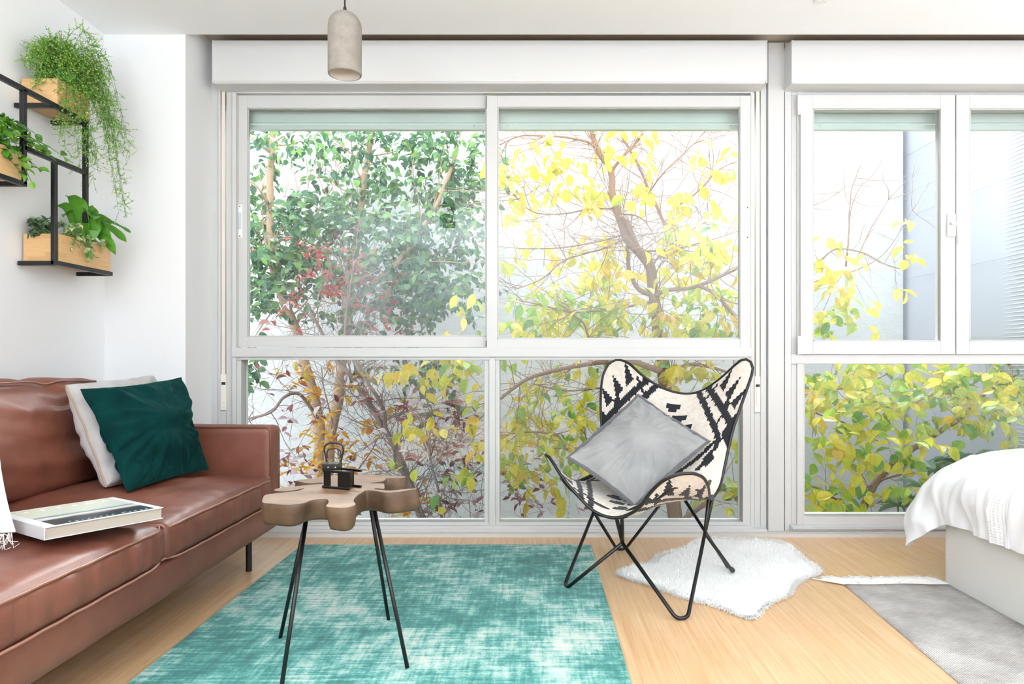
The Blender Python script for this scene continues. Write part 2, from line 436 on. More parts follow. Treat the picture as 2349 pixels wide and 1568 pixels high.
# shutter recess above the windows: its ceiling and the lintel behind the boxes
struct(bx(-1.72, 4.3, 3.33, 3.80, 2.585, 2.72).build('ceiling_recess', M['gap']))
struct(bx(-1.72, 4.3, 3.612, 3.85, 2.33, 2.60).build('wall_lintel', M['wall']))
struct(bx(-1.72, 4.3, 3.515, 3.60, -0.1, 0.018).build('trim_threshold', M['frame']))

def fx(px, d): return (px-VX)*d/F
def fz(py, d): return EH-(py-VY)*d/F
def FB(mb, x0, x1, y0, y1, d, back, mi=0):
    """a bar seen in the picture between x0..x1 and y0..y1 at front depth d"""
    return mb.box(fx(x0,d), fx(x1,d), d, back, fz(y1,d), fz(y0,d), mi)

# --- window 1 : two sliding sashes over two fixed panes
W1 = empty('window_1', (fx(1125,3.6), 3.6, 0.02)); struct(W1, 'wide white sliding window over two fixed lower panes')
fr = MB()
FB(fr, 462, 500, 170, 1222, 3.60, 3.75)       # left linings
FB(fr, 500, 506, 188, 1216, 3.592, 3.74)
FB(fr, 519, 532, 188, 1216, 3.592, 3.74)
FB(fr, 506, 519, 940, 1216, 3.597, 3.74)
FB(fr, 532, 541, 212, 1200, 3.575, 3.70)
FB(fr, 519, 1734, 188, 205, 3.60, 3.75)        # head
FB(fr, 532, 1728, 205, 213, 3.588, 3.74)
FB(fr, 1722, 1731, 212, 1216, 3.588, 3.74)
FB(fr, 1745, 1758, 188, 1216, 3.592, 3.74)     # right linings
FB(fr, 1731, 1745, 945, 1216, 3.597, 3.74)
FB(fr, 532, 1728, 1206, 1222, 3.56, 3.74)      # bottom board
FB(fr, 500, 1760, 1214, 1224, 3.545, 3.70)
fr.build('frame', M['frame'], W1, bevel=0.002)
tr = MB(); FB(tr, 531, 1726, 797, 818, 3.565, 3.70); FB(tr, 541, 1722, 816, 825, 3.58, 3.68)
tr.build('transom', M['frame'], W1, bevel=0.002)
lf = MB()
FB(lf, 541, 553, 820, 1208, 3.59, 3.68); FB(lf, 1111, 1122, 824, 1200, 3.59, 3.68); FB(lf, 1122, 1136, 820, 1208, 3.575, 3.69); FB(lf, 1136, 1146, 824, 1200, 3.59, 3.68)
FB(lf, 1704, 1722, 820, 1208, 3.59, 3.68); FB(lf, 541, 1722, 1197, 1207, 3.585, 3.68)
lf.build('lower_frame', M['frame'], W1, bevel=0.002)
def pane(name, x0, x1, y0, y1, d, par):
    m = MB(); m.box(fx(x0,d), fx(x1,d), d, d+0.006, fz(y1,d), fz(y0,d)); return m.build(name, M['glass'], par)
pane('glass_pane', 550, 1112, 823, 1199, 3.64, W1); pane('glass_pane', 1144, 1706, 823, 1200, 3.64, W1)
def sash(x0, x1, y0, y1, gx0, gx1, gy0, gy1, d, par, thick=0.035, flip=False):
    m = MB()
    FB(m, x0, gx0, y0, y1, d, d+thick); FB(m, gx1, x1, y0, y1, d, d+thick)
    FB(m, gx0, gx1, y0, gy0, d+0.002, d+thick); FB(m, gx0, gx1, gy1, y1, d+0.002, d+thick)
    # glazing bead
    b = 3
    FB(m, gx0, gx0+b, gy0, gy1, d+0.012, d+thick); FB(m, gx1-b, gx1, gy0, gy1, d+0.012, d+thick)
    FB(m, gx0, gx1, gy0, gy0+b, d+0.012, d+thick); FB(m, gx0, gx1, gy1-b, gy1, d+0.012, d+thick)
    o = m.build('sash', M['frame'], par, bevel=0.0015)
    g = MB(); g.box(fx(gx0-2,d), fx(gx1+2,d), d+0.02, d+0.026, fz(gy1+2,d), fz(gy0-2,d)); g.build('glass_pane', M['glass'], o)
    return o
sl = sash(541, 1119, 218, 796, 567, 1116, 247, 772, 3.610, W1)
s2 = sash(1116, 1722, 219, 798, 1141, 1698, 245, 777, 3.572, W1)
k = MB(); FB(k, 1114.5, 1117, 220, 246, 3.60, 3.61); FB(k, 1114.5, 1117, 781, 796, 3.60, 3.61); k.build('felt_seal', M['dark'], sl)
def slide_latch(x, y, d, par):
    m = MB(); FB(m, x-6, x+6, y-38, y+38, d-0.003, d); o = m.build('latch', M['plastic'], par, bevel=0.003)
    m = MB(); FB(m, x-3.5, x+3.5, y-20, y+18, d-0.006, d-0.003); m.build('finger_slot', M['alu'], o, bevel=0.002)
    for yy in (y-34, y+34):
        m = MB(); FB(m, x-1.3, x+1.3, yy-1.3, yy+1.3, d-0.0045, d-0.003); m.build('screw', M['dark'], o)
slide_latch(550, 507, 3.610, sl); slide_latch(1715, 510, 3.572, s2)

# --- window 2 : casements over a fixed pane
W2 = empty('window_2', (fx(2180,3.6), 3.6, 0.02)); struct(W2, 'white casement window over a fixed lower pane')
fr = MB()
FB(fr, 1815, 1829, 190, 1216, 3.60, 3.75); FB(fr, 1829, 1843, 205, 1206, 3.588, 3.74); FB(fr, 1815, 2580, 195, 218, 3.594, 3.75)
FB(fr, 2545, 2580, 205, 1216, 3.588, 3.74)
FB(fr, 1815, 2580, 812, 834, 3.585, 3.70); FB(fr, 1834, 1846, 832, 1190, 3.60, 3.70); FB(fr, 1843, 2560, 1184, 1207, 3.592, 3.70)
FB(fr, 1815, 2580, 1205, 1222, 3.56, 3.74); fr.build('frame', M['frame'], W2, bevel=0.002)
m = MB(); FB(m, 1818, 2560, 1209, 1214, 3.548, 3.56); m.build('sill_strip', M['alu'], W2, bevel=0.001)
pane('glass_pane', 1843, 2550, 836, 1187, 3.645, W2)
c1 = sash(1837, 2191, 217, 812, 1865, 2158, 249, 782, 3.565, W2, 0.05)
c2 = sash(2194, 2548, 217, 812, 2224, 2520, 249, 782, 3.565, W2, 0.05)
for y0, y1 in ((220, 263), (770, 812)):
    m = MB(); c = P(1833, (y0+y1)/2, 3.565)
    z0 = fz(y1, 3.565); z1 = fz(y0, 3.565)
    m.lathe([(0.0, z0), (0.008, z0), (0.008, z0+0.03), (0.0086, z0+0.031), (0.008, z0+0.032), (0.008, z1-0.03), (0.0086, z1-0.029), (0.008, z1-0.028), (0.008, z1), (0, z1)], 16, (c.x, 3.563, 0))
    m.build('hinge', M['plastic'], c1, smooth=False)
# handle
hb = MB(); FB(hb, 2174, 2194, 490, 542, 3.555, 3.565); ho = hb.build('handle', M['plastic'], c1, bevel=0.006)
hm = MB(); a = P(2184, 512, 3.553); b = P(2184, 512, 3.51); e = P(2198, 512, 3.50); f_ = P(2199, 558, 3.505)
hm.tube(fillet([a, b, e, f_], 0.02), [0.008]*9+[0.0085]*6+[0.0075], 12)
hm.build('lever', M['plastic'], ho, smooth=True)

# column boards between the windows
m = MB(); FB(m, 1758.5, 1762, 100, 1222, 3.60, 3.70); FB(m, 1762.5, 1799, 97, 1224, 3.577, 3.72); FB(m, 1800.5, 1815, 97, 1222, 3.585, 3.72)
struct(m.build('trim_column', M['frame'], bevel=0.002))
m = MB(); FB(m, 420, 2600, 1220, 1227, 3.535, 3.56)
struct(m.build('trim_base', M['gap'], bevel=0.002))

# shutter boxes
def shutter_box(x0, x1, label, d=3.47):
    m = MB()
    z0 = fz(190, d); z1 = fz(92, d)
    prof = [(3.60, z0), (d+0.012, z0), (d, z0+0.012), (d, z1), (3.60, z1)]
    xa, xb = fx(x0, d), fx(x1, d)
    vs = [(xa, y, z) for y, z in prof]+[(xb, y, z) for y, z in prof]; n = len(prof)
    fs = [(i, i+1, n+i+1, n+i) for i in range(n-1)]+[(n-1, 0, n, 2*n-1), tuple(range(n-1, -1, -1)), tuple(range(n, 2*n))]
    m.add(vs, fs); o = m.build('shutter_box', M['box'], bevel=0.003)
    for xx in (xa, xb-0.006):
        m = MB(); m.box(xx-0.001, xx+0.007, d-0.0015, 3.60, z0-0.001, z1+0.001); m.build('end_cap', M['box'], o, bevel=0.002)
    tag(o, label, 'shutter box', 'roller shutter boxes above the windows')
shutter_box(487, 1760, 'long white roller shutter box above the wide sliding window')
shutter_box(1816, 2600, 'white roller shutter box above the casement window, cut off at right')
# straps
def strap(x, y1, y2, label):
    t = empty('shutter_strap', P(x, y2, 3.58)); tag(t, label, 'shutter strap', 'shutter pull straps')
    m = MB(); FB(m, x-4, x+4, 190, y1+10, 3.585, 3.587); m.build('strap', M['strap'], t)
    m = MB(); FB(m, x-7, x+6, y1-14, y2, 3.579, 3.597); wo = m.build('winder_plate', M['cream'], t, bevel=0.002)
    m = MB(); FB(m, x-4.5, x+4.5, y1+4, y1+10, 3.5775, 3.58); m.build('slot', M['dark'], wo)
    m = MB(); FB(m, x-3, x+3, y1+12, y2-16, 3.574, 3.579); m.build('plate_ridge', M['cream'], wo, bevel=0.002)
    c = P(x+0.5, y2-6, 3.5775); m = MB(); m.tube([c, c+Vector((0,0.002,0))], 0.0022, 10); m.build('screw', M['alu'], wo)
strap(512.5, 872, 940, 'cream pull strap and winder left of the sliding window')
strap(1738.5, 877, 945, 'cream pull strap and winder on the column right of the sliding window')
# lowered shutter ends outside the glass
def shutter(x0, x1, label):
    d = 3.70; m = MB()
    for y0, y1, dd in ((228, 252, 0.012), (252, 258, 0.0), (259, 281, 0.004), (282, 284, 0.01), (285, 297, -0.004)):
        FB(m, x0, x1, y0, y1, d+dd, d+0.03)
    o = m.build('roller_shutter', M['shutter'], bevel=0.002)
    tag(o, label, 'roller shutter', 'rolled-up shutters behind the glass')
    for xx in (x0+26, x1-30):
        m = MB(); FB(m, xx-2, xx+2, 286, 290, d-0.006, d-0.003); m.build('screw', M['alu'], o)
shutter(560, 1118, 'slatted shutter end behind the top of the left sliding pane')
shutter(1138, 1706, 'slatted shutter end behind the top of the right sliding pane')
shutter(1855, 2550, 'slatted shutter end behind the top of the casement panes')
# small sockets on the ceiling at the upper edge
m = MB(); c = P(1881, 4, 1.58*F/(VY-4)); m.box(c.x-0.028, c.x+0.022, c.y-0.035, c.y+0.0, CH-0.008, CH)
o = m.build('ceiling_sensor', M['plastic'], bevel=0.003); tag(o, 'tiny white fitting on the ceiling at the top of the photo', 'ceiling fitting')
for q in (-0.015, 0.008):
    m = MB(); m.box(c.x+q-0.005, c.x+q+0.005, c.y-0.036, c.y-0.03, CH-0.013, CH-0.007); m.build('clip', M['cream'], o)

# ------------------------------------------------------------------ GARDEN
GZ = -0.62
struct(bx(-9, 3.4, 3.78, 9, GZ-0.1, GZ).build('ground', M['ground']))
struct(bx(-1.8, 4.4, 3.62, 3.80, GZ, -0.02).build('wall_plinth', M['stucco']))
struct(bx(-9, 3.23, 6.0, 6.35, GZ, 3.25).build('wall_garden', M['stucco'], bevel=0.01))
# corrugated side wall
m = MB(); n = 300; z0, z1 = GZ, 3.6; x0 = 3.255
vs = []
for i in range(n+1):
    z = z0+(z1-z0)*i/n; x = x0+0.010*(i % 2)
    vs += [(x, 3.9, z), (x+0.1, 8.5, z)]
m.add(vs, [(2*i, 2*i+1, 2*i+3, 2*i+2) for i in range(n)])
m.box(x0+0.02, x0+0.3, 3.9, 8.5, z0, z1)
wc = struct(m.build('wall_courtyard', M['corr']))
m = MB()
for z in (0.55, 1.08, 1.62, 2.16, 2.70): m.bar((x0-0.001, 3.9, z), (x0-0.001, 8.5, z), 0.004, 0.002)
struct(m.build('trim_joint', M['joint']))

# leaves
LT = np.array([(0,0,0),(-.30,.18,.06),(0,.2,0),(.30,.18,.06),(-.43,.45,.10),(0,.45,.0),(.43,.45,.10),(-.30,.74,.05),(0,.74,-.03),(.30,.74,.05),(0,1,-.10)])
LF = [(0,2,1),(0,3,2),(1,2,5,4),(2,3,6,5),(4,5,8,7),(5,6,9,8),(7,8,10),(8,9,10)]
LT2 = np.array([(0,0,0),(-.36,.4,.08),(0,.45,0),(.36,.4,.08),(0,1,-.06)]); LF2 = [(0,2,1),(0,3,2),(1,2,4),(2,3,4)]
class Leaves:
    """collects leaves: base point, direction, normal, length, width, material"""
    def __init__(s, simple=False): s.d = []; s.T, s.F = (LT2, LF2) if simple else (LT, LF)
    def leaf(s, p, d, nrm, L, W, mi=0): s.d.append((tuple(p), tuple(d), tuple(nrm), L, W, mi))
    def into(s, mb):
        if not s.d: return
        p = np.array([x[0] for x in s.d]); d = np.array([x[1] for x in s.d]); n = np.array([x[2] for x in s.d]); L = np.array([x[3] for x in s.d]); W = np.array([x[4] for x in s.d])
        d /= np.linalg.norm(d, axis=1)[:, None]+1e-9
        r = np.cross(d, n); r /= np.linalg.norm(r, axis=1)[:, None]+1e-9; u = np.cross(r, d)
        curl = np.random.uniform(0.3, 2.2, len(L))
        T = s.T; k = len(T)
        V = p[:, None]+r[:, None]*(T[None, :, 0, None]*W[:, None, None])+d[:, None]*(T[None, :, 1, None]*L[:, None, None])+u[:, None]*(T[None, :, 2, None]*(L*curl)[:, None, None])
        b = len(mb.v); mb.v += [tuple(x) for x in V.reshape(-1, 3).tolist()]
        for i in range(len(L)):
            o = b+i*k
            for f in s.F: mb.f.append(tuple(q+o for q in f)); mb.m.append(s.d[i][5])
rnd = random.uniform
def rv(s=1.0): return Vector((random.gauss(0,1), random.gauss(0,1), random.gauss(0,1)))*s

def grow(start, d, length, r, mb, seg=5, curve=0.25, up=0.0, sides=3, collect=None):
    p = Vector(start); d = Vector(d).normalized(); pts = [p.copy()]
    for i in range(seg):
        d = (d+rv(curve*0.5)+Vector((0,0,up))).normalized(); p = p+d*length/seg; pts.append(p.copy())
    mb.tube(pts, [r*(1-0.75*i/seg) for i in range(seg+1)], sides, cap=False)
    if collect is not None: collect.append(pts)
    return pts

def sprig(c, dr, L, k, lv, mb, ll, lw, mi, droop=0.5, jitter=0.5, r=0.0016, flat=False):
    pts = grow(c, dr, L, r, mb, 3, 0.3)
    for j in range(k):
        t = (j+0.5+rnd(-.3, .3))/k*3; i = min(2, int(t)); p = pts[i].lerp(pts[i+1], t-i)
        d = (pts[i+1]-pts[i]).normalized()
        side = d.cross(Vector((0,0,1))+rv(0.3)).normalized()*(1 if j % 2 else -1)
        ld = d*0.5+side*0.9+rv(jitter*0.5)+Vector((0,0,-droop))
        n = Vector((rnd(-.6,.6), -rnd(.1, 1), rnd(0.2, 1))) if not flat else Vector((rnd(-.3,.3), rnd(-.4,.4), 1))
        s = rnd(0.7, 1.15)
        m_ = mi if not callable(mi) else mi()
        lv.leaf(p, ld, n, ll*s, lw*s*rnd(.8, 1.15), m_)

def inframe_cluster(clusters, lv, mb, ll, lw, dens=1.0, k=(3, 6), L=(0.1, 0.25), droop=0.5, jitter=0.6, flat=False):
    for (px, py, rx, ry, n, mi, d0, d1) in clusters:
        for _ in range(max(1, round(n*dens))):
            a = rnd(0, 2*math.pi); q = math.sqrt(random.random())
            c = P(px+rx*q*math.cos(a), py+ry*q*math.sin(a), rnd(d0, d1))
            sprig(c, rv()+Vector((0,0,0.2)), rnd(*L), random.randint(*k), lv, mb, ll, lw, mi, droop, jitter, flat=flat)

def trunk_pts(lst, n=5): return catmull([P(*q) for q in lst], n)
def limb(mb, lst, r0, r1, sides=8):
    pts = trunk_pts(lst); n = len(pts)
    pts = [p+Vector((nz(p.x*9, p.z*9, i*.1)*.012, 0, nz(p.z*7, 3, i*.1)*.006)) for i, p in enumerate(pts)]
    mb.tube(pts, [r0+(r1-r0)*i/(n-1) for i in range(n)], sides); return pts
def side_twigs(pts, n, mb, L, r, spread=1.0, up=0.1, sub=3, t0=0.0, bias=(0,0,0), curve=0.35):
    for _ in range(n):
        i = int(rnd(t0, 0.98)*(len(pts)-1)); d = (pts[i+1]-pts[i]).normalized()
        dd = d*0.5+rv(0.55)*spread+Vector(bias); dd.y *= 0.5
        b = grow(pts[i], dd, rnd(L*0.5, L), r, mb, 6, curve, up, 4)
        for _ in range(sub):
            j = random.randint(1, 5); grow(b[j], (b[j]-b[j-1]).normalized()+rv(0.5)+Vector(bias)*0.3, rnd(.2, .5)*L, r*0.5, mb, 4, curve, up, 3)

# green evergreen (left)
t = empty('evergreen_tree', P(740, 1270, 5.3)); t.location.z = GZ
tag(t, 'dense dark-green leafy tree with tan trunks behind the left panes', 'tree')
mb = MB(); base1 = (735, 1275, 5.4)
a1 = limb(mb, [base1, (734,1030,5.3),(729,959,5.3),(708,870,5.3),(683,769,5.25),(654,698,5.2),(630,622,5.2),(621,545,5.2),(619,416,5.2),(624,351,5.2),(628,240,5.2)], 0.050, 0.022)
mb.build('trunk', M['bark_tan'], t, smooth=True)
mb = MB()
a2 = limb(mb, [(742,1270,5.42),(755,1018,5.3),(776,917,5.3),(782,833,5.3),(793,748,5.25),(796,664,5.2),(806,610,5.2),(822,540,5.25),(828,470,5.3),(838,400,5.3),(855,290,5.3),(880,200,5.3)], 0.048, 0.018)
mb.build('trunk', M['bark_tan'], t, smooth=True)
mb = MB()
a3 = limb(mb, [(796,700,5.25),(850,655,5.1),(905,610,5.0),(945,560,5.0),(985,500,5.0),(1023,420,5.0),(1050,340,5.0)], 0.028, 0.012)
a4 = limb(mb, [(619,480,5.2),(600,440,5.1),(572,415,5.1),(540,395,5.1)], 0.012, 0.006); a5 = limb(mb, [(624,351,5.2),(600,330,5.1),(560,300,5.1)], 0.012, 0.006)
a6 = limb(mb, [(630,622,5.2),(680,560,5.2),(720,500,5.2),(760,430,5.2)], 0.014, 0.006)
for q, n_ in ((a1, 26), (a2, 30), (a3, 16), (a6, 8)): side_twigs(q, n_, mb, 0.8, 0.006, 1.0, 0.05, 3, 0.42 if q in (a1, a2) else 0.0)
mb.build('branches', M['bark_tan'], t, smooth=True)
mb = MB(); lv = Leaves()
G = 0
cl = [(640,330,90,50,26,G,4.9,5.5),(760,330,80,45,34,G,4.9,5.6),(900,340,110,50,52,G,4.9,5.6),(1040,330,85,60,44,G,4.9,5.5),
      (600,430,40,70,16,G,4.9,5.5),(760,440,70,60,30,G,4.9,5.6),(880,430,70,50,24,G,4.9,5.6),(1030,440,95,70,62,G,4.8,5.5),
      (620,530,60,70,46,G,4.8,5.5),(720,520,80,60,70,G,4.8,5.5),(850,540,90,60,62,G,4.8,5.5),(980,550,80,60,60,G,4.8,5.5),(1070,500,45,60,26,G,4.8,5.4),
      (640,620,80,60,66,G,4.8,5.4),(740,600,80,50,40,G,4.9,5.4),(880,640,70,60,44,G,4.8,5.4),(980,640,100,60,78,G,4.8,5.4),(1010,700,80,45,44,G,4.8,5.3),
      (600,700,50,40,22,G,4.8,5.3),(840,715,60,40,22,G,4.9,5.3),(740,740,40,25,8,G,4.9,5.3),(930,720,50,40,22,G,4.9,5.3),
      (585,850,35,35,9,G,4.7,5.0),(575,890,20,20,4,G,4.7,5.0),(930,850,50,30,11,G,4.7,5.1),(990,880,50,40,13,G,4.8,5.1),(1030,930,40,25,8,G,4.8,5.1),(800,835,60,14,6,G,4.8,5.1),(1150,410,14,25,3,G,4.8,5.0)]
inframe_cluster(cl, lv, mb, 0.072, 0.052, 0.72, (5, 9), (0.14, 0.3), 0.75, 0.7)
lv.into(mb); fo = mb.build('foliage', [M['leaf_green'], M['bark_brown']], t)

# red-purple shrub
t = empty('purple_leaf_shrub', P(990, 1270, 4.7)); t.location.z = GZ
tag(t, 'twiggy shrub with dark purple and red leaves behind the lower left pane', 'shrub')
mb = MB()
b1 = limb(mb, [(1000,1290,4.7),(950,1140,4.7),(910,1035,4.7),(885,988,4.7),(851,934,4.7),(809,866,4.7),(767,820,4.7),(735,760,4.7),(700,690,4.65)], 0.030, 0.008)
b2 = limb(mb, [(885,988,4.7),(877,938,4.65),(843,875,4.6),(815,830,4.6),(790,760,4.6),(800,690,4.6),(812,600,4.6)], 0.016, 0.006)
b3 = limb(mb, [(985,1290,4.6),(975,1190,4.6),(940,1110,4.6),(905,1060,4.6)], 0.014, 0.006); b4 = limb(mb, [(1015,1290,4.6),(1010,1150,4.6),(985,1030,4.6),(990,940,4.6)], 0.012, 0.004)
b5 = limb(mb, [(729,959,4.9),(690,905,4.8),(650,910,4.7),(620,945,4.7),(560,965,4.7),(520,985,4.7)], 0.014, 0.006)
mb.build('trunk', M['bark_grey'], t, smooth=True)
mb = MB()
for q, n_, L in ((b1, 60, 0.8), (b2, 34, 0.6), (b3, 26, 0.5), (b4, 30, 0.6), (b5, 14, 0.5)): side_twigs(q, n_, mb, L, 0.0036, 1.1, 0.02, 4, 0.1, (0.12,0,0.05), 0.45)
for _ in range(90):
    c = P(rnd(560, 1110), rnd(850, 1200), rnd(4.5, 5.0)); grow(c, rv()+Vector((0,0,0.5)), rnd(.25, .7), 0.0022, mb, 6, 0.45, 0.02, 3)
for _ in range(60):
    c = P(rnd(930, 1110), rnd(1000, 1230), rnd(4.5, 5.0)); grow(c, rv()+Vector((0,0,0.7)), rnd(.25, .6), 0.0026, mb, 6, 0.45, 0.02, 3)
for _ in range(46):
    c = P(rnd(600, 900), rnd(640, 790), rnd(4.5, 4.9)); grow(c, rv()+Vector((0,0,0.5)), rnd(.2, .5), 0.002, mb, 5, 0.4, 0.02, 3)
mb.build('branches', M['bark_grey'], t)
mb = MB(); lv = Leaves(); R_, U_, O_, Y_ = 0, 1, 2, 3
cl = [(790,620,60,40,12,R_,4.5,4.8),(700,610,50,45,8,R_,4.5,4.8),(820,660,60,50,16,R_,4.5,4.8),(880,755,50,20,8,R_,4.5,4.8),(660,690,60,40,7,R_,4.5,4.8),(740,690,60,30,8,R_,4.5,4.8),(700,600,90,60,6,U_,4.5,4.8),(930,650,40,30,3,R_,4.5,4.8),
      (840,850,60,30,4,U_,4.5,4.8),(1000,850,40,30,4,U_,4.5,4.9),(1000,940,90,60,26,U_,4.5,4.9),(1050,1000,60,60,20,U_,4.5,4.9),(930,1060,70,60,16,U_,4.5,4.9),(1040,1090,70,60,30,U_,4.5,4.9),(680,1040,60,70,16,U_,4.5,4.9),(720,880,90,50,9,U_,4.5,4.9),(620,900,60,60,5,U_,4.5,4.9),(800,1060,80,60,12,U_,4.5,4.9),(1040,1160,70,40,20,U_,4.5,4.9),(820,960,90,60,9,U_,4.5,4.9),
      (770,1130,140,40,12,U_,4.5,4.9)]
inframe_cluster(cl, lv, mb, 0.070, 0.036, 0.62, (3, 6), (0.15, 0.35), 0.2, 0.8)
# hanging purple twigs continuing to the right pane
cl = [(1200,1100,60,60,16,U_,4.6,5.0),(1260,1150,90,35,14,U_,4.6,5.0),(1180,1160,40,30,8,U_,4.6,5.0)]
inframe_cluster(cl, lv, mb, 0.07, 0.036, 0.8, (2, 5), (0.15, 0.35), 0.1, 0.8)
lv.into(mb); mb.build('foliage', [M['leaf_red'], M['leaf_purple']], t)

# orange-leaved sapling
t = empty('orange_leaf_sapling', P(800, 1265, 4.9)); t.location.z = GZ
tag(t, 'thin sapling with orange-yellow leaves in flat sprays behind the coffee table', 'sapling')
mb = MB()
o1 = limb(mb, [(800,1280,4.9),(790,1130,4.9),(770,1000,4.9),(745,900,4.85),(735,840,4.8)], 0.009, 0.003)
o2 = limb(mb, [(790,1130,4.9),(840,1050,4.8),(870,1000,4.75),(900,960,4.7)], 0.006, 0.002)
side_twigs(o1, 16, mb, 0.4, 0.0025, 1, 0.03, 2); side_twigs(o2, 8, mb, 0.3, 0.002, 1, 0.03, 2)
mb.build('trunk', M['bark_brown'], t)
mb = MB(); lv = Leaves()
cl = [(735,870,45,35,9,0,4.7,4.9),(720,940,30,25,7,0,4.7,4.9),(690,880,30,20,4,0,4.7,4.9),(840,872,35,20,6,0,4.7,4.9),(870,975,45,20,7,0,4.6,4.9),(720,990,30,25,5,0,4.6,4.9),(770,1040,50,25,10,0,4.6,4.9),(840,1030,40,20,9,0,4.6,4.9),(740,1070,60,25,10,0,4.6,4.9),(665,1060,30,20,5,0,4.6,4.9),(900,1070,40,20,5,0,4.6,4.9),(680,1130,50,40,6,0,4.6,4.9),(980,1170,50,20,8,0,4.5,4.8),(870,1180,70,14,7,0,4.5,4.8),(930,940,40,30,3,0,4.6,4.9)]
inframe_cluster(cl, lv, mb, 0.08, 0.042, 0.75, (3, 5), (0.1, 0.22), 0.05, 0.5, True)
lv.into(mb); mb.build('foliage', M['leaf_orange'], t)

# yellow tree (centre right)
t = empty('yellow_leaf_tree', P(1545, 1250, 4.6)); t.location.z = GZ
tag(t, 'bare-branched tree with large hanging yellow leaves behind the butterfly chair', 'tree')
mb = MB()
c1_ = limb(mb, [(1552,1290,4.6),(1545,1150,4.6),(1530,1000,4.6),(1528,895,4.6),(1520,830,4.6),(1511,774,4.6),(1501,678,4.6),(1490,612,4.55),(1468,579,4.55),(1438,545,4.5),(1419,492,4.5),(1405,446,4.5),(1402,396,4.5),(1375,346,4.5),(1359,300,4.5),(1340,240,4.5)], 0.052, 0.014)
mb.build('trunk', M['bark_brown'], t, smooth=True)
mb = MB(); LB = [c1_[30:]]
def L_(lst, r0, r1, keep=True):
    q = limb(mb, lst, r0, r1, 6)
    if keep: LB.append(q)
    return q
L_([(1501,678,4.6),(1470,665,4.6),(1448,635,4.6),(1440,590,4.6),(1438,545,4.6),(1420,500,4.7),(1398,440,4.7)], 0.018, 0.010)
L_([(1468,579,4.55),(1440,520,4.45),(1425,495,4.4)], 0.022, 0.016)
L_([(1501,680,4.6),(1530,665,4.5),(1580,660,4.45),(1620,648,4.4),(1670,625,4.4),(1720,600,4.4)], 0.017, 0.008)
L_([(1600,655,4.4),(1640,672,4.4),(1665,700,4.4),(1690,740,4.4)], 0.012, 0.010)
L_([(1540,540,4.7),(1520,500,4.75),(1490,440,4.75),(1465,380,4.75),(1430,320,4.75),(1415,280,4.75)], 0.014, 0.008)
L_([(1402,396,4.5),(1430,355,4.45),(1455,330,4.45),(1480,300,4.4)], 0.012, 0.007)
L_([(1375,346,4.5),(1350,325,4.45),(1300,315,4.4),(1240,311,4.35),(1190,312,4.3),(1145,333,4.3)], 0.010, 0.004)
L_([(1438,545,4.5),(1380,570,4.45),(1300,595,4.4),(1240,640,4.35),(1180,665,4.3)], 0.008, 0.003)
L_([(1425,540,4.5),(1360,555,4.4),(1280,568,4.35),(1190,570,4.3)], 0.007, 0.003)
L_([(1405,478,4.5),(1350,480,4.4),(1290,490,4.35),(1220,485,4.3),(1175,440,4.3)], 0.007, 0.003)
L_([(1420,492,4.5),(1460,495,4.4),(1490,520,4.35),(1505,560,4.3)], 0.006, 0.003)
L_([(1470,575,4.5),(1530,573,4.5),(1590,560,4.5),(1650,545,4.5),(1695,530,4.5)], 0.007, 0.003)
L_([(1495,612,4.5),(1510,590,4.5),(1540,560,4.5),(1600,520,4.5),(1660,490,4.5)], 0.007, 0.003)
L_([(1490,440,4.7),(1520,400,4.6),(1580,340,4.6),(1620,300,4.6)], 0.006, 0.003); L_([(1560,470,4.6),(1610,430,4.5),(1650,390,4.5),(1690,370,4.5)], 0.006, 0.003)
L_([(1500,690,4.6),(1450,700,4.5),(1380,712,4.4),(1310,715,4.35),(1250,700,4.3),(1190,690,4.3)], 0.009, 0.003)
L_([(1350,775,4.4),(1340,745,4.35),(1320,725,4.3),(1290,700,4.3)], 0.008, 0.004)
# limbs across the lower panes
L_([(1528,895,4.6),(1534,865,4.55),(1500,845,4.5),(1447,828,4.45),(1390,828,4.4),(1320,838,4.35),(1250,855,4.3),(1190,880,4.3),(1140,920,4.3)], 0.026, 0.008)
L_([(1530,880,4.6),(1550,850,4.5),(1585,835,4.45),(1640,845,4.4),(1690,860,4.4)], 0.020, 0.008)
L_([(1540,1050,4.6),(1450,1000,4.5),(1400,1000,4.5),(1350,1020,4.4),(1300,1030,4.4),(1280,1000,4.4),(1220,990,4.4),(1150,1000,4.4)], 0.018, 0.004)
L_([(1560,1200,4.6),(1620,1150,4.6),(1655,1120,4.6),(1690,1140,4.6),(1710,1170,4.6)], 0.020, 0.012)
L_([(1530,1000,4.6),(1450,900,4.5),(1380,890,4.45),(1300,895,4.4),(1220,880,4.4)], 0.010, 0.004)
for q in LB: side_twigs(q, max(6, int(len(q)*0.8)), mb, 0.55, 0.0028, 1.0, 0.03, 3, 0.0, (0,0,0.05), 0.3)
for _ in range(150):
    c = P(rnd(1150, 1690), rnd(300, 770), rnd(4.2, 4.8)); grow(c, rv()+Vector(((c.x-0.7)*1.5,0,0.35)), rnd(.25, .75), 0.0026, mb, 6, 0.28, 0.02, 3)
for _ in range(80):
    c = P(rnd(1150, 1440), rnd(830, 1090), rnd(4.2, 4.8)); grow(c, rv()+Vector((-.2,0,0)), rnd(.25, .7), 0.0026, mb, 6, 0.35, -0.02, 3)
mb.build('branches', M['bark_brown'], t, smooth=True)
mb = MB(); lv = Leaves(); Y, Li = 0, 1
